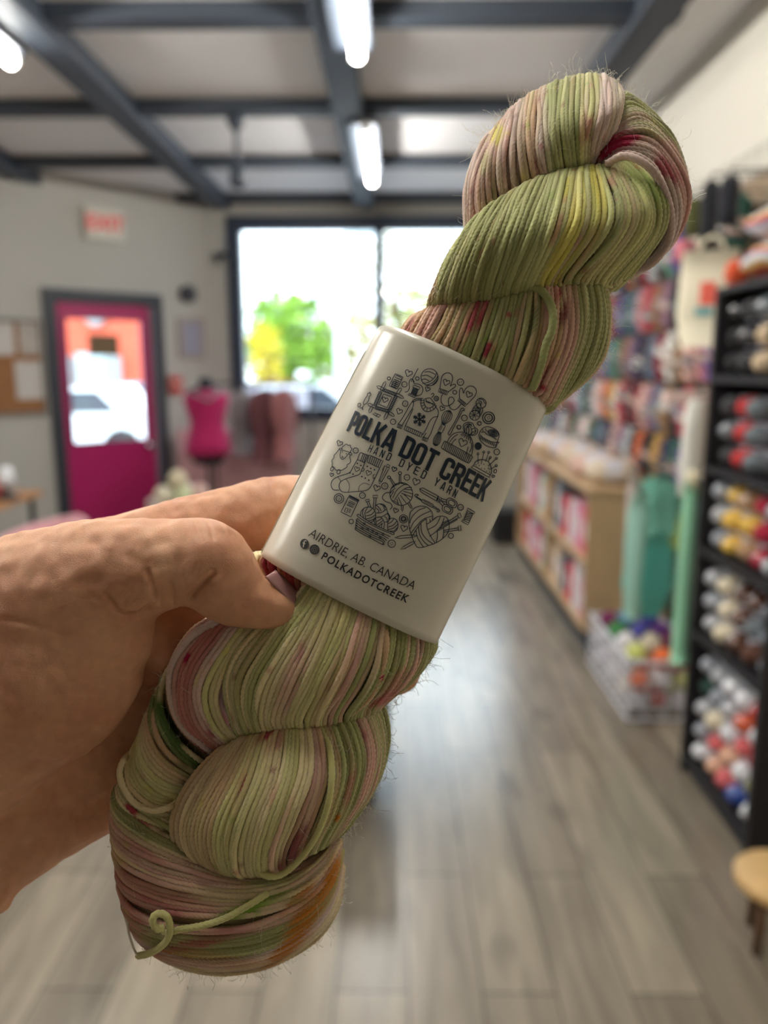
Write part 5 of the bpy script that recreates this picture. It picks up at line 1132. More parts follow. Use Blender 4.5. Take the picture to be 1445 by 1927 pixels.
b.heart(803,218,20); b.heart(915,368,21); b.heart(122,640,24)
b.o(870,290,17); b.s([(860,292),(870,284),(878,294),(868,300)], 1.1)
b = Art(780, 690, 8.5)
b.o(240,172,136)
b.s([(160,92),(230,82),(300,110),(325,125)]); b.s([(122,150),(190,140),(250,165),(290,190)]); b.s([(112,215),(160,200),(205,215),(230,232)]); b.s([(355,92),(330,160),(270,225),(200,260),(130,270)]); b.s([(375,150),(330,220),(260,275),(175,300)]); b.s([(378,180),(345,240),(290,290)])
b.s([(405,355),(430,190),(465,125),(530,102),(590,130),(606,200),(590,260),(572,312),(605,290),(645,285),(652,320),(600,360),(540,405)]); b.l([(398,350),(538,400),(515,455),(378,405)], c=True)
for i in range(1,6): b.l([(398+i*23.3, 350+i*8.3),(378+i*23, 405+i*8.3)])
b.heart(505,258,56,20); b.btn(733,250,52); b.o(642,412,31); b.s([(718,512),(716,430),(722,365),(745,345),(768,368),(780,425),(815,355),(880,312),(950,328),(986,390),(965,465),(905,535),(840,602)]); b.l([(715,508),(835,605),(802,638),(688,545)], c=True)
for i in range(1,6): b.l([(715+i*20, 508+i*16),(688+i*19, 545+i*15.5)])
b.heart(865,450,54,28)
b.s([(445,448),(425,500),(428,575),(470,622),(530,628),(600,595),(632,540),(605,492),(560,495),(540,540),(548,620),(590,680),(650,688),(700,650),(738,605)])
b.o(348,512,37); b.s([(335,510),(350,500),(360,520),(345,528)], 1.1)
b.o(1060,585,80); b.s([(1010,545),(1060,560),(1070,600)]); b.s([(1030,520),(1090,530),(1120,590)]); b.s([(1000,590),(1040,580),(1060,640)]); b.s([(1135,560),(1130,630),(1085,665)])
b.s([(1000,600),(940,660),(915,720)]); b.s([(1040,600),(1060,660),(1020,740)]); b.s([(985,640),(1040,690),(1040,760)]); b.s([(1085,665),(1080,720),(1040,790)]); b.s([(920,715),(985,690),(1020,740)]); b.s([(940,665),(1000,670),(1030,720)])
b.o(958,778,80); 
for a in range(0, 360, 45): b.l([(950,775),(950+76*math.cos(math.radians(a+20)),775+76*math.sin(math.radians(a+20)))], 1.2)
b.btn(1180,820,96,4,62); b.o(1032,910,30); b.btn(795,822,45); b.o(706,970,32)
b.s([(545,1085),(570,1082),(640,940),(705,820),(765,702),(788,710),(792,680),(765,665),(740,682),(690,795),(610,940),(538,1060)], c=True)
for (bx, by, tx, ty, W2) in ((455,920,560,715,85), (400,1050,330,1255,62)):
    A = np.array([bx, by], float); B2 = np.array([tx, ty], float); t = B2-A; n = np.array([-t[1], t[0]])/np.linalg.norm(t)
    for f in (-1, -.6, -.2, .2, .6, 1): b.s([A+n*f*22, A+t*.45+n*f*W2*.85, A+t*.85+n*f*W2*.75, B2+n*f*12], 1.3)
    b.s([B2+n*40-t*.05, B2+t*.04, B2-n*40-t*.05], 1.3)
b.l([(430,922),(492,945),(438,1062),(375,1035)], c=True); b.l([(440,950),(408,1020)], 1.2)
b = Art(820, 760, 10.32)
b.s([(215,745),(280,640),(380,565),(540,552),(620,590)]); b.s([(620,590),(680,660),(715,770),(712,880),(688,1005)])
b.s([(165,735),(215,745),(440,865),(690,1010),(690,1060),(650,1130),(600,1140),(350,1000),(125,870),(125,810)], c=True)
for i in range(16): b.l([(190+i*31.5, 750+i*17.2),(150+i*30.5, 875+i*17.8)], 1.4)
b.heart(515,760,88,22); b.s([(420,595),(340,650),(265,745)]); b.s([(385,685),(330,740),(300,800)]); b.l([(545,570),(480,600)]); b.l([(570,590),(500,625)]); b.l([(590,600),(540,650)]); b.l([(605,610),(590,680)]); b.l([(625,610),(630,700)]); b.s([(650,640),(670,700),(660,760)]); b.s([(690,760),(690,850),(650,940)]); b.l([(625,840),(585,970)])
b.s([(580,580),(535,500),(540,400),(620,360),(710,380),(745,450),(800,490),(800,560),(740,610),(650,610)])
for q in ([(560,540),(560,430),(640,390),(700,440)], [(600,570),(590,470),(660,440),(690,500)], [(625,590),(640,500),(620,450)], [(650,600),(700,560),(690,500),(740,470)], [(640,590),(720,590),(770,540),(750,480)], [(580,500),(620,420),(690,400)], [(680,560),(740,540),(770,510)]): b.s(q, 1.5)
b.btn(552,275,56); b.o(446,452,36); b.o(843,380,35); b.btn(1018,272,112,4,70)
b.s([(835,640),(835,590),(890,490),(980,445),(1090,465),(1190,530),(1222,600),(1205,680),(1180,740)]); b.s([(880,550),(940,548),(1000,600),(1100,640),(1170,690)]); b.s([(835,640),(860,710),(940,790),(1050,840),(1145,850),(1180,790),(1215,742)]); b.s([(860,600),(930,670),(1060,730),(1150,745),(1215,742)])
for i in range(9): b.l([(872+i*31, 628+i*17),(862+i*32, 680+i*17)], 1.6)
for r in (100, 72, 46, 22): b.o(1110,570,r,r*.62,22, w=1.6)
for q in ((900,490),(960,480),(1000,520)): b.l([q,(q[0]+12,q[1]+50)], 1.3)
b.l([(1180,740),(1150,820)]); b.o(818,820,60,66); b.o(818,820,46,50, w=2.4); b.o(818,820,28,30, w=2.2); b.o(818,820,12,12, w=2); b.btn(1177,932,56)
b.s([(735,1185),(780,1112),(900,1080),(1010,1125),(1062,1215),(1072,1330),(1050,1372)]); b.l([(722,1195),(1050,1380),(1030,1428),(690,1240)], c=True)
for a, c in (((815,1165),(812,975)),((875,1165),(925,940)),((960,1115),(1020,945)),((1015,1115),(1050,1045)),((1010,1205),(1170,1062)),((1035,1275),(1165,1205))):
    b.l([a, c], 1.3); b.o(c[0], c[1]-6, 20, w=1.3)
for q in ((775,1182),(838,1195),(925,1172),(880,1248),(940,1262),(1010,1250),(978,1305),(1035,1325)): b.d(q[0], q[1], 11)
b.o(1145,1305,26,36,20); b.heart(1105,1405,30,20)
b = Art(610, 810, 8.5)
b.s([(252,300),(215,345),(190,375),(165,400),(160,440),(130,485),(135,530),(135,585),(170,600),(185,635),(235,640),(285,640),(330,615),(365,590),(375,550),(415,525),(428,480),(415,440),(418,405)], 1.4)
b.s([(290,300),(300,265),(335,240),(360,222),(385,240),(420,240),(430,275),(448,300),(430,330),(425,355),(385,345),(355,335),(320,325),(290,318)], 1.4, True)
b.s([(272,330),(260,390),(265,440),(292,465),(330,450),(370,405),(402,370)], 1.4); b.o(268,303,21,15,w=1.3); b.o(425,378,24,17,40,w=1.3); b.d(297,347,9); b.d(360,378,10); b.l([(285,425),(300,435),(292,405)], 1.1); b.s([(280,435),(300,440),(315,425)], 1.1)
b.o(133,617,22,38,25,w=1.4); b.o(235,665,26,36,20,w=1.4); b.btn(508,325,42); b.heart(125,715,33,15,1.4)
b.l([(722,395),(942,490),(888,602),(688,508)], c=True)
for i in range(1,7): b.s([(722+i*31, 395+i*13.6),(708+i*30, 440+i*13.6),(690+i*28, 505+i*14)])
b.s([(652,522),(600,640),(558,708),(440,748),(340,782),(270,822),(242,890),(268,965),(340,992),(500,980),(660,965),(735,915),(800,790),(888,605)])
b.s([(355,785),(395,840),(408,920),(385,990)], 1.0); b.s([(550,962),(568,890),(640,845),(728,872)], 1.0)
b.l([(600,362),(708,402)]); b.s([(600,362),(575,372),(535,470),(530,480)]); b.l([(535,468),(650,520)]); b.l([(705,402),(648,525)])
for i in range(1,4): b.l([(600+i*26, 368+i*10),(560+i*26, 478+i*11)])
b.s([(528,480),(470,580),(415,672),(320,712),(210,750),(135,805),(115,880),(150,950),(240,958)]); b.s([(225,752),(262,800),(262,830)], 1.0)
for q in ((532,530),(590,562),(692,578),(748,608),(805,632),(605,740),(660,765),(715,798),(465,700),(415,680)): b.d(q[0], q[1], 13)
b.heart(525,625,44,20,1.3); b.heart(710,685,46,20,1.3); b.s([(620,600),(645,620),(620,655),(600,650)], 1.3); b.s([(810,705),(785,720),(790,770),(815,755)], 1.3)
b.l([(968,568),(1045,600),(920,820),(880,860),(878,805)], c=True); b.l([(878,805),(920,820)]); b.l([(1000,560),(1015,545),(1050,560),(1035,590)]); b.l([(968,568),(935,635)]); b.l([(1010,590),(895,808)], 1.1)
b.heart(1120,625,41,20)
b = Art(600, 820, 4.014)
b.o(622,440,86)
for q in ([(558,470),(590,410),(640,372),(672,370)], [(572,485),(610,430),(660,395),(700,390)], [(600,512),(560,490)], [(545,400),(590,365)], [(540,430),(575,395)], [(542,460),(565,420)], [(705,410),(650,405)], [(708,440),(640,420)], [(705,465),(625,435)], [(600,465),(625,522)], [(615,450),(660,510)], [(640,440),(690,490)], [(590,480),(600,520)], [(590,372),(610,358)], [(620,358),(650,368)]): b.s(q, 1.4)
b.o(530,315,11); b.l([(536,325),(570,388)]); b.l([(544,320),(583,378)]); b.o(613,283,11); b.l([(608,294),(606,368)]); b.l([(618,294),(619,362)])
b.l([(622,525),(624,560),(630,572),(635,558),(636,524)]); b.l([(670,510),(692,545),(703,548),(700,535),(682,500)])
b.s([(545,430),(505,432),(480,465),(500,495),(540,510),(552,535),(538,556)]); b.heart(437,397,26,20); b.btn(498,380,24,4); b.btn(330,452,22); b.btn(153,475,36,4,22); b.o(245,648,17); b.heart(733,350,29,20); b.btn(665,315,21); b.heart(568,254,20,20); b.btn(638,628,31,4,19); b.o(638,628,13,w=1.2); b.heart(642,700,27,15); b.btn(550,815,28,4); b.btn(1068,540,22); b.btn(995,755,19); b.heart(580,566,20,20)
b.l([(232,450),(303,485),(243,613),(168,577)], c=True)
for i in range(9): b.l([(238+i*7.5, 452+i*3.8),(231+i*7.5, 470+i*3.8)], 1.5)
b.l([(236,456),(302,490)], 2.2)
for i in range(4): b.l([(232-i*6, 492+i*10),(276-i*6, 512+i*10)], 1.6 if i % 2 else 1.1)
b.l([(205,545),(222,550),(212,582),(194,574)], c=True); 
for i in range(3): b.l([(232-i*4,555+i*10),(244-i*4,561+i*10)], 1.3)
b = Art(620, 920, 9.633)
b.s([(520,462),(505,490),(600,560),(760,650),(940,740),(1100,805),(1150,830),(1165,800),(1000,735),(800,640),(640,545),(540,470)], c=True)
for j in range(1, 6):
    o_ = j*42; i_ = j*11
    b.s([(515-j*9, 505+o_-10),(620, 590+o_*.95),(780, 680+o_*.93),(960, 765+o_*.9),(1130-j*32, 832+o_*.8)])
    b.s([(515-j*9, 505+o_-10),(490-j*4, 535+o_-10),(520-j*6, 545+o_-6)])
b.s([(465,735),(600,820),(760,900),(960,1008),(990,990)])
for q in ((630,625),(780,755),(965,810),(590,705),(730,850),(915,880),(690,720),(850,800)): b.l([(q[0]-10,q[1]-15),(q[0]-5,q[1]+25)]); b.l([(q[0]+15,q[1]-10),(q[0]+18,q[1]+28)])
b.s([(568,490),(575,410),(640,345),(720,330),(790,360),(832,430),(835,520),(800,580),(750,605)])
for q in ([(625,350),(600,430),(620,530)], [(690,335),(645,430),(655,550)], [(770,365),(720,410),(665,440)], [(815,410),(750,470),(665,490)], [(835,470),(760,520),(665,550)], [(832,520),(780,560),(700,580)]): b.s(q)
b.s([(840,300),(900,272),(980,285),(1025,340),(1060,440),(1095,500),(1085,555)])
for q in ([(850,440),(940,430),(1030,370)], [(860,520),(960,500),(1055,440)], [(850,300),(900,340),(935,400)], [(920,275),(975,310),(1000,370)], [(975,283),(1020,340)], [(850,350),(890,390),(890,430)], [(1000,500),(1040,540),(1050,590)], [(1050,450),(1080,500),(1070,580)], [(1000,600),(1060,600)]): b.s(q)
b.s([(850,520),(920,510),(970,560),(995,640),(980,720)])
for q in ([(860,590),(940,540)], [(870,650),(970,570)], [(890,680),(960,620)], [(940,700),(950,640)], [(800,560),(830,650)], [(835,520),(850,660)]): b.s(q)
b.s([(1060,600),(1095,545),(1150,532),(1215,570),(1240,650),(1220,740),(1160,790)]); b.s([(1060,600),(1050,680),(1065,760)])
for q in ([(1065,630),(1120,600),(1165,545)], [(1065,690),(1150,660),(1215,590)], [(1070,735),(1160,710),(1235,640)], [(1090,765),(1170,760),(1230,700)]): b.s(q)
b.l([(790,120),(875,120),(870,165),(785,160)], c=True); b.l([(808,165),(795,345)]); b.l([(848,168),(825,380)]); b.l([(650,205),(720,185),(732,215),(660,240)], c=True); b.l([(680,240),(710,325)]); b.l([(712,232),(750,330)])
b.needle((1175,885),(1600,845),46,.25)
b.needle((1280,1100),(1560,945),44,.25)
b = Art(740, 890, 8.5)
b.s([(270,640),(300,600),(350,555),(440,530),(530,545),(600,600),(628,680),(625,745),(690,705),(770,688),(850,715),(885,800),(885,900),(850,980),(770,1060),(680,1115),(560,1160),(470,1188),(385,1188),(340,1120),(300,1030),(260,900),(248,790)], c=True)
for q in ([(260,800),(300,700),(400,600),(510,555)], [(270,890),(330,780),(440,680),(590,610)], [(285,960),(360,860),(480,740),(615,690)], [(305,1010),(350,930),(440,800),(520,735)], [(440,800),(450,940),(520,1050),(640,1140)], [(525,735),(540,880),(600,1020),(665,1120)], [(360,910),(380,1020),(430,1110),(480,1185)], [(400,850),(420,990),(490,1100),(560,1160)], [(535,820),(620,760),(690,705)], [(550,905),(680,830),(750,700)], [(580,1010),(700,920),(770,830),(810,715)], [(585,740),(585,790)], [(700,930),(700,1020),(685,1110)], [(800,880),(800,980),(785,1045)], [(780,800),(880,755)]): b.s(q)
b.l([(740,885),(1040,710)]); b.l([(720,920),(1020,740)]); b.l([(770,840),(1020,680)])
b.l([(1030,650),(1060,640),(1085,700),(1050,722),(1022,680)], c=True); b.l([(810,915),(1030,875)]); b.l([(810,945),(1035,910)]); b.l([(1030,850),(1070,838),(1078,920),(1040,928)], c=True)
b.l([(420,255),(470,240),(720,370),(690,450),(480,330),(425,285)], c=True); b.l([(430,262),(680,395)]); b.l([(710,375),(770,400),(755,450),(720,470),(680,445)], c=True); b.o(722,428,18)
b.l([(765,410),(855,430)]); b.l([(765,445),(850,470)]); b.l([(735,470),(780,520)]); b.l([(770,455),(820,500)])
for (x, y) in ((930,480),(862,580)):
    for f, w_ in ((1, None), (.62, None)):
        b.s([(x-82*f,y-30*f),(x-60*f,y-72*f),(x-10*f,y-72*f),(x+70*f,y-25*f),(x+85*f,y+25*f),(x+55*f,y+72*f),(x+10*f,y+70*f),(x-70*f,y+25*f)], w_, True)
b.s([(350,375),(345,350),(380,340),(400,355),(375,365),(385,390),(450,430)]); b.s([(350,378),(400,410),(450,442)]); b.l([(470,420),(630,500),(640,530),(615,550),(450,460)], c=True); b.l([(480,445),(620,525)], 1.1); b.s([(640,525),(720,580),(738,600),(715,625),(690,610)]); b.s([(630,548),(690,580),(715,598)])
b.l([(1190,560),(1300,625),(1285,655),(1178,600)], c=True); b.l([(1100,745),(1205,800),(1188,830),(1085,768)], c=True); b.l([(1180,602),(1125,740)]); b.l([(1262,655),(1205,790)])
for i in range(5): b.l([(1175-i*11, 640+i*25),(1250-i*10, 650+i*26)], 1.6)
ART.build('printed_doodles', INK)['label'] = 'circle of fine line knitting drawings printed in dark ink'
# ---- lettering
def arc(cx, cy, rx, ry, a0, a1, n=8):
    return [(cx+rx*math.cos(math.radians(a0+(a1-a0)*k/n)), cy+ry*math.sin(math.radians(a0+(a1-a0)*k/n))) for k in range(n+1)]
def glyph(ch, w, s):
    """condensed capitals: strokes (centre lines) in a box w x 700, stroke width s"""
    h = s/2; L, R, T, B = h, w-h, 700-h, h; r = min(w*.42-h, 140)
    if ch == 'P': return [[(L,0),(L,700)], [(L,T)]+arc(R-r,T-r,r,r,90,0)+arc(R-r,330+r-30,r,r,0,-90)+[(L,300)]]
    if ch == 'R': return [[(L,0),(L,700)], [(L,T)]+arc(R-r,T-r,r,r,90,0)+arc(R-r,370+r-30,r,r,0,-90)+[(L,340)], [(R-r*1.1,340),(R-h*.6,240),(R,0)]]
    if ch == 'B': return [[(L,0),(L,700)], [(L,T)]+arc(R-r,T-r,r,r,90,0)+arc(R-r,365+r,r,r,0,-90)+[(L,365)], [(L,365)]+arc(R-r,365-r,r,r,90,0)+arc(R-r,B+r,r,r,0,-90)+[(L,B)]]
    if ch == 'O': return [arc(R-r,T-r,r,r,0,90)+arc(L+r,T-r,r,r,90,180)+arc(L+r,B+r,r,r,180,270)+arc(R-r,B+r,r,r,270,360)+[(R,T-r)]]
    if ch == 'C': return [[(R,440)]+arc(R-r,T-r,r,r,0,90)+arc(L+r,T-r,r,r,90,180)+arc(L+r,B+r,r,r,180,270)+arc(R-r,B+r,r,r,270,360)+[(R,260)]]
    if ch == 'D': return [[(L,0),(L,700)], [(L,T)]+arc(R-r,T-r,r,r,90,0)+arc(R-r,B+r,r,r,0,-90)+[(L,B)]]
    if ch == 'L': return [[(L,700),(L,0)], [(0,B),(w,B)]]
    if ch == 'K': return [[(L,0),(L,700)], [(R,700),(L+h,290)], [(L+s*.9,395),(R+h*.1,0)]]
    if ch == 'A': return [[(L*.8,0),(w/2-h*.55,700)], [(w-L*.8,0),(w/2+h*.55,700)], [(w*.25,170),(w*.75,170)]]
    if ch == 'T': return [[(w/2,0),(w/2,700)], [(0,T),(w,T)]]
    if ch == 'E': return [[(L,0),(L,700)], [(L,T),(w,T)], [(L,360),(w*.92,360)], [(L,B),(w,B)]]
    if ch == 'H': return [[(L,0),(L,700)], [(R,0),(R,700)], [(L,350),(R,350)]]
    if ch == 'N': return [[(L,0),(L,700)], [(R,0),(R,700)], [(L,690),(R,10)]]
    if ch == 'Y': return [[(w/2,0),(w/2,300)], [(h*.8,700),(w/2,290)], [(w-h*.8,700),(w/2,290)]]
    return []
def bez(P, t):
    a, m, c = [np.array(p, float) for p in P]; k = 2*m-(a+c)/2          # m is the point half way
    return (1-t)**2*a + 2*t*(1-t)*k + t*t*c
def word_art(pr, text, base, up0, up1, adv, s, k=1.0, gap=0, split=None):
    """base: start, middle, end of the line of feet; up0/up1: vectors to the cap line at both ends"""
    tot = sum(adv.get(c, 390) + gap for c in text) - gap; x = 0
    up0, up1 = np.array(up0, float), np.array(up1, float)
    def place(X, Y):
        u = X/tot; t = .5 + .5*math.sin(k*(2*u-1))/math.sin(k)
        p = bez(base, t) + (up0*(1-t)+up1*t)*(Y/700.0); return (p[0], p[1])
    for ch in text:
        w = adv.get(ch, 390)
        for st in glyph(ch, w*.90, s):
            Q = [st[0]]
            for a, b_ in zip(st[:-1], st[1:]):
                m = max(1, int(math.dist(a, b_)/90)); Q += [(a[0]+(b_[0]-a[0])*i/m, a[1]+(b_[1]-a[1])*i/m) for i in range(1, m+1)]
            Q = np.array(Q, float); keep = np.concatenate([[True], np.linalg.norm(np.diff(Q, axis=0), axis=1) > 1]); Q = Q[keep]
            d = np.diff(Q, axis=0); d /= np.linalg.norm(d, axis=1)[:,None]; Tn = np.concatenate([d[:1], d[:-1]+d[1:], d[-1:]]); Tn /= np.linalg.norm(Tn, axis=1)[:,None]+1e-9
            mit = np.ones(len(Q)); mit[1:-1] = 1/np.clip((Tn[1:-1]*d[:-1]).sum(1), .6, 1)
            N = np.stack([-Tn[:,1], Tn[:,0]], 1)*(s/2)*mit[:,None]
            V = np.stack([Q+N, Q-N], 1).reshape(-1,2)
            pr.tri([place(x+v[0], v[1]) for v in V], [(2*i, 2*i+1, 2*i+3, 2*i+2) for i in range(len(Q)-1)])
        x += w + gap
ADV = {'P':385,'O':405,'L':335,'K':430,'A':430,' ':190,'D':405,'T':370,'C':395,'R':410,'E':370,'H':410,'N':430,'Y':420}
T1 = Print(); word_art(T1, 'POLKA DOT CREEK', [(652,811),(780.5,874.0),(909,945.5)], (17,-38), (18,-39), ADV, 118)
T1.build('printed_title', INK)
T2 = Print(); word_art(T2, 'HAND DYED YARN', [(691.5,850),(774,889.5),(856,938)], (6.5,-13.5), (7,-15), {c: 400 for c in 'HANDYER'} | {' ': 300}, 92, k=.8, gap=235)
T2.build('printed_subtitle', INK)
def font_line(name, text, base, up0, up1, off, spacing, ink):
    cu = bpy.data.curves.new(name, 'FONT'); cu.body = text; cu.size = 1; cu.space_character = spacing; cu.offset = off; cu.resolution_u = 4
    o = bpy.data.objects.new(name, cu); COL.objects.link(o); bpy.context.view_layer.update()
    me = bpy.data.meshes.new_from_object(o.evaluated_get(bpy.context.evaluated_depsgraph_get()))
    co = np.empty(len(me.vertices)*3); me.vertices.foreach_get('co', co); co = co.reshape(-1,3)
    F_c = [tuple(p.vertices) for p in me.polygons]; x0, x1 = co[:,0].min(), co[:,0].max()
    big = co[:,1].max(); cap = .73 if big > .9 else big
    cap = np.sort(co[:,1])[int(len(co)*.97)]
    bpy.data.objects.remove(o); bpy.data.curves.remove(cu); bpy.data.meshes.remove(me)
    pr = Print(); P = []
    up0, up1 = np.array(up0, float), np.array(up1, float)
    for x, y, _ in co:
        t = (x-x0)/(x1-x0); p = bez(base, t) + (up0*(1-t)+up1*t)*(y/cap); P.append((p[0], p[1]))
    pr.tri(P, F_c); pr.build(name, ink)
font_line('printed_place_line', 'AIRDRIE, AB. CANADA', [(580,1008),(676,1062.5),(777,1110)], (9,-14.2), (8.4,-14.6), -.006, 1.02, INKK)
font_line('printed_handle_line', 'POLKADOTCREEK', [(604,1051),(683,1095),(764.5,1134)], (7.5,-12.6), (7.2,-13), .022, 1.22, INKK)
T3 = Print(); T3.disc(573.5,1023.6,8.2,9.4,28); T3.disc(592.3,1034.2,9.3,9.6,28); T3.build('printed_social_icons', INKG)
_on = on_label
def on_label(px, py):
    p = _on(px, py)
    return None if p is None else p + (CAMP-p).normalized()*.00008
T4 = Print(); T4.ribbon([(575.5,1017.5),(573.4,1018.2),(571.4,1029.5)], 2.0); T4.ribbon([(570.5,1021.6),(575.0,1023.6)], 1.6)
T4.ribbon([(575.5,1017.5),(577,1018.3)], 1.8); T4.build('printed_icon_letter', PAPER)
T5 = Print(); R_ = math.radians(27)
for f in (5.2, 2.6):
    P = [(592.3+f*(a*math.cos(R_)-b_*math.sin(R_)), 1034.2+f*(a*math.sin(R_)+b_*math.cos(R_))) for a, b_ in ((-1,-.7),(-.7,-1),(.7,-1),(1,-.7),(1,.7),(.7,1),(-.7,1),(-1,.7))]
    T5.ribbon(P, .8, True)
T5.build('printed_icon_camera', mat('grey_printing_ink', srgb(130,128,120), rough=.5))
# ================================================================ the hand that holds the skein
def skin_material():
    m = bpy.data.materials.new('skin'); m.use_nodes = True; nt = m.node_tree; b = nt.nodes['Principled BSDF']; N = nt.nodes.new; Lk = nt.links.new
    tc = N('ShaderNodeTexCoord')
    n1 = N('ShaderNodeTexNoise'); n1.inputs['Scale'].default_value = 55; n1.inputs['Detail'].default_value = 5
    n2 = N('ShaderNodeTexNoise'); n2.inputs['Scale'].default_value = 420; n2.inputs['Detail'].default_value = 3
    Lk(tc.outputs['Object'], n1.inputs['Vector']); Lk(tc.outputs['Object'], n2.inputs['Vector'])
    cr = N('ShaderNodeValToRGB'); e = cr.color_ramp.elements
    e[0].position = .32; e[0].color = (*srgb(206,146,112), 1); e[1].position = .68; e[1].color = (*srgb(232,178,140), 1)
    Lk(n1.outputs['Fac'], cr.inputs['Fac'])
    mx = N('ShaderNodeMixRGB'); mx.blend_type = 'MULTIPLY'; mx.inputs['Fac'].default_value = .22
    r2 = N('ShaderNodeMapRange'); r2.inputs['From Min'].default_value = .35; r2.inputs['From Max'].default_value = .65; r2.inputs['To Min'].default_value = .7; r2.inputs['To Max'].default_value = 1.1
    Lk(n2.outputs['Fac'], r2.inputs['Value']); Lk(cr.outputs['Color'], mx.inputs['Color1']); Lk(r2.outputs['Result'], mx.inputs['Color2'])
    Lk(mx.outputs['Color'], b.inputs['Base Color'])
    b.inputs['Roughness'].default_value = .46; b.inputs['Specular IOR Level'].default_value = .4
    b.inputs['Subsurface Weight'].default_value = .25; b.inputs['Subsurface Radius'].default_value = (1.0, .35, .18); b.inputs['Subsurface Scale'].default_value = .004
    v = N('ShaderNodeTexVoronoi'); v.feature = 'DISTANCE_TO_EDGE'; v.inputs['Scale'].default_value = 1500
    mp = N('ShaderNodeMapping'); mp.inputs['Scale'].default_value = (1, 1.8, 1.3); mp.inputs['Rotation'].default_value = (0, .3, .6)
    nd = N('ShaderNodeTexNoise'); nd.inputs['Scale'].default_value = 260; nd.inputs['Detail'].default_value = 6
    Lk(tc.outputs['Object'], mp.inputs['Vector']); Lk(mp.outputs['Vector'], v.inputs['Vector'])
    Lk(tc.outputs['Object'], nd.inputs['Vector'])
    rr = N('ShaderNodeMapRange'); rr.inputs['From Max'].default_value = .12; Lk(v.outputs['Distance'], rr.inputs['Value'])
    ad = N('ShaderNodeMath'); ad.operation = 'ADD'; Lk(rr.outputs['Result'], ad.inputs[0]); Lk(nd.outputs['Fac'], ad.inputs[1])
    bp = N('ShaderNodeBump'); bp.inputs['Strength'].default_value = .45; bp.inputs['Distance'].default_value = .00016
    Lk(ad.outputs[0], bp.inputs['Height']); Lk(bp.outputs['Normal'], b.inputs['Normal'])
    return m
SKIN = skin_material()
hand = empty('hand', near(120, 1250, 0), label="left hand entering from the left edge, thumb and fingers pinching the skein below its label", cat='hand')
def capsule_chain(mb, P, seg=20, sub=5):
    """P: (x, y, z, r[, rz]) joints -> overlapping balls along a smooth chain"""
    P = np.array([list(p) + ([p[3]] if len(p) == 4 else []) for p in P], float); P[:,:3] = as_seen(P[:,:3])
    L = int(max(6, np.linalg.norm(np.diff(P[:,:3], axis=0), axis=1).sum()/9))
    Q = catmull(P, np.linspace(0, len(P)-1, L))
    for x, y, z, r, rz in Q: mb.ball((x, -y, z), (r, r, rz), seg=18, rings=11)
CH = dict(
 thumb = [(60,1150,30,150,110),(170,1105,55,124,95),(250,1072,72,95,84),(330,1058,84,80,76),(374,1057,92,80,74),(396,1067,96,78,72),(418,1093,94,69,66),(450,1120,88,57,58),(495,1139,80,44,47),(527,1149,72,32,36),(550,1154,66,21,26)],
 thenar = [(-60,1260,0,230,130),(60,1240,20,205,120),(110,1210,30,160,108),(160,1180,40,130,98)],
 thenar_b = [(-120,1350,0,230,120),(-40,1330,10,190,112),(40,1290,22,160,100),(110,1230,32,130,92)],
 heel = [(-160,1560,-110,250,100),(-60,1500,-110,190,95),(30,1450,-110,170,90),(110,1400,-112,160,80)],
 heel_b = [(-100,1600,-120,140,90),(0,1570,-125,118,80),(90,1530,-128,100,74),(170,1490,-135,95,66)],
 palm = [(0,1250,-110,220,90),(120,1250,-120,190,85),(220,1240,-130,150,80)],
 index = [(120,1130,-110,150,88),(230,1070,-120,112,80),(330,1030,-126,98,76),(430,1000,-130,92,74),(520,972,-136,84,72),(600,970,-150,80,70),(680,1010,-160,74,64),(740,1060,-150,66,60),(775,1100,-130,56,52)],
 middle = [(200,1220,-140,120,80),(330,1180,-160,98,72),(450,1160,-168,86,68),(560,1150,-172,80,66),(650,1170,-170,74,62),(715,1215,-158,66,58),(745,1260,-140,54,50)],
 ring = [(160,1340,-140,120,76),(300,1310,-150,92,68),(420,1290,-160,82,64),(520,1290,-165,76,62),(600,1310,-160,68,58),(640,1350,-145,56,52)],
 little = [(120,1450,-130,110,70),(240,1440,-140,84,62),(340,1430,-150,70,56),(430,1430,-150,62,52),(500,1450,-145,54,48),(535,1480,-135,44,42)],
 wrist = [(-420,1500,-60,300,150),(-250,1430,-50,260,140),(-100,1350,-40,230,125)],
)
mbh = MB()
for kk in CH: capsule_chain(mbh, CH[kk])
tmp = mesh_obj('tmp', mbh.v, mbh.f, None)
rm = tmp.modifiers.new('r', 'REMESH'); rm.mode = 'VOXEL'; rm.voxel_size = 6.0
sm_ = tmp.modifiers.new('s', 'SMOOTH'); sm_.iterations = 14; sm_.factor = .6
sb = tmp.modifiers.new('d', 'SUBSURF'); sb.levels = 1
dg = bpy.context.evaluated_depsgraph_get(); me = bpy.data.meshes.new_from_object(tmp.evaluated_get(dg))
bpy.data.objects.remove(tmp)
co = np.empty(len(me.vertices)*3, np.float32); me.vertices.foreach_get('co', co); co = co.reshape(-1,3).astype(float)
no = np.empty(len(me.vertices)*3, np.float32); me.vertices.foreach_get('normal', no); no = no.reshape(-1,3).astype(float)
def seg_dist(P, poly):
    d = np.full(len(P), 1e9); 
    for a, b_ in zip(poly[:-1], poly[1:]):
        a = np.array(a, float); b_ = np.array(b_, float); ab = b_-a
        t = np.clip(((P-a) @ ab)/(ab @ ab), 0, 1); q = a + t[:,None]*ab
        d = np.minimum(d, np.linalg.norm(P-q, axis=1))
    return d
P2 = np.stack(seen_px(np.stack([co[:,0], -co[:,1], co[:,2]], 1)), 1); front = np.clip(no[:,2]*2.5, 0, 1)*(co[:,2] > -30)
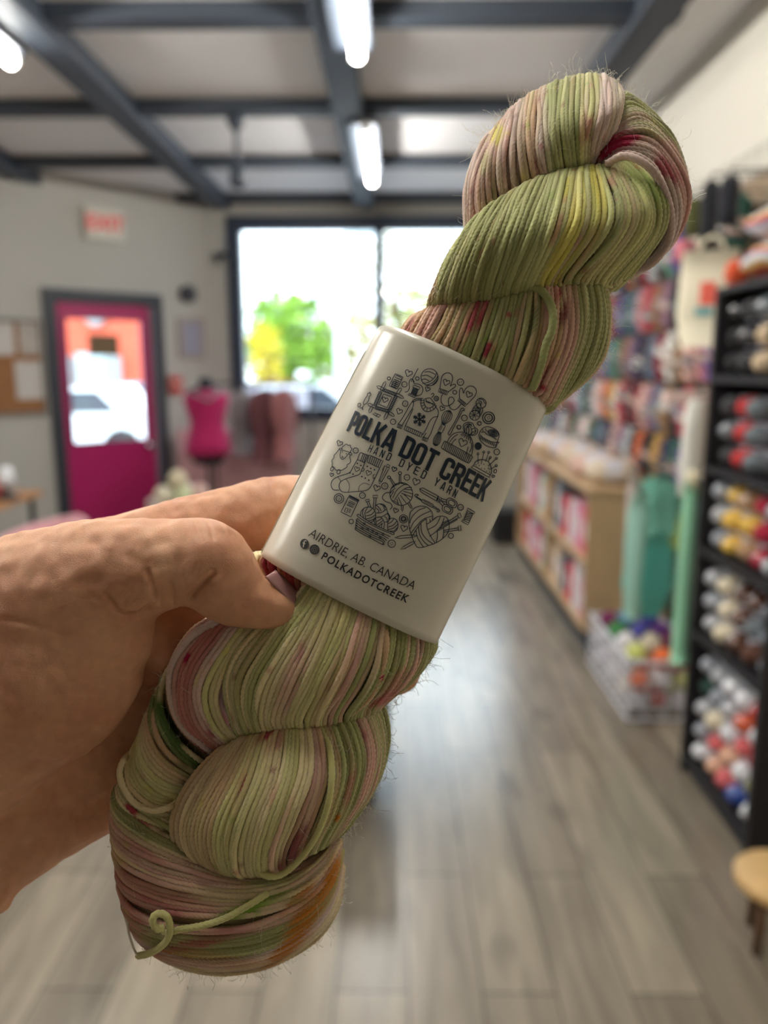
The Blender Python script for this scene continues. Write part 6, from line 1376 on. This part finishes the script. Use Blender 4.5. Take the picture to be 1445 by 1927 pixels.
backf = np.clip(no[:,2]*2.5, 0, 1)*(co[:,2] <= -20)
c4 = lambda L: [(x/2.14, 860+y/2.14) for x, y in L]
# (line, width, depth): negative depth raises a fold
CREASES = [
 (c4([(770,570),(800,530),(860,470)]), 6, 7), (c4([(775,572),(830,520)]), 14, 6),
 (c4([(540,640),(500,640),(470,620),(430,560)]), 5, 5), (c4([(600,610),(560,640),(520,640)]), 6, 6),
 (c4([(620,560),(610,500),(590,460)]), 5, 4), (c4([(700,585),(690,520)]), 4, 2), (c4([(650,590),(645,530)]), 4, 2),
 (c4([(0,650),(120,670),(240,710),(360,730)]), 6, 1.6), (c4([(340,300),(420,380),(520,400),(600,440)]), 12, 2.5),
 (c4([(780,250),(800,300),(815,340)]), 4, 1.6), (c4([(830,248),(850,290),(860,330)]), 4, 2.0), (c4([(885,250),(905,300)]), 4, 1.6), (c4([(915,262),(935,310)]), 4, 1.3),
 (c4([(370,560),(430,590),(500,590)]), 7, 2.0), (c4([(300,800),(330,900),(300,1000)]), 9, 1.4), (c4([(140,330),(260,350),(420,330)]), 16, 1.5),
 (c4([(930,600),(960,520),(1010,470)]), 18, -2.5),
]
disp = np.zeros(len(co))
for poly, w, dp in CREASES:
    d = seg_dist(P2, poly); disp -= (1.35 if w < 8 else .75)*dp*np.exp(-(d/w)**2)*front
for poly, w, dp in [([(505,885),(512,935),(520,1000)], 5, 2.5), ([(500,890),(506,940)], 14, 1.5), ([(330,960),(380,930),(430,930)], 6, 1.2), ([(80,1680),(110,1600),(150,1540)], 8, 2.5), ([(20,1560),(90,1520),(160,1440)], 8, 1.5)]:
    d = seg_dist(P2, poly); disp -= dp*np.exp(-(d/w)**2)*backf
rngh = np.random.default_rng(2)
for k in range(30):                                   # soft unevenness of flesh
    f = rngh.normal(0, 1/70, 3); disp += .22*np.sin(co @ f*2*math.pi/1.0 + rngh.uniform(0, 6))
co = co + no*disp[:,None]
Pn = np.stack([co[:,0], -co[:,1], co[:,2]], 1)
W = near_np(Pn).astype(np.float32); me.vertices.foreach_set('co', W.ravel()); me.update()
me.materials.clear(); me.materials.append(SKIN); me.polygons.foreach_set('use_smooth', np.ones(len(me.polygons), dtype=bool))
me.name = 'palm_and_fingers'; ho = bpy.data.objects.new('palm_and_fingers', me); COL.objects.link(ho); rel(ho, hand)
# thumbnail, seen almost edge on along the far side of the thumb's tip
nm = mat('fingernail', srgb(176,128,126), rough=.22, spec=.5, coat=.3)
V = []; a0 = np.array([498,1086,112.]); a1 = np.array([560,1150,84.]); nn, mm = 12, 9
for i in range(nn):
    for j in range(mm):
        t = i/(nn-1); s_ = j/(mm-1)
        p = a0*(1-t)+a1*t; side = np.array([22,-14,-34.])*s_*(1-.25*t*t)*(.85+.15*math.sin(math.pi*t))
        bulge = math.sin(math.pi*s_)*5
        V.append(near(*as_seen([p[0]+side[0]+bulge*.8, p[1]+side[1]-bulge*.6, p[2]+side[2]-6])))
Fn = [(i*mm+j, i*mm+j+1, (i+1)*mm+j+1, (i+1)*mm+j) for i in range(nn-1) for j in range(mm-1)]
no_ = mesh_obj('thumbnail', V, Fn, nm, None, True); md = no_.modifiers.new('t', 'SOLIDIFY'); md.thickness = .0004; rel(no_, hand)
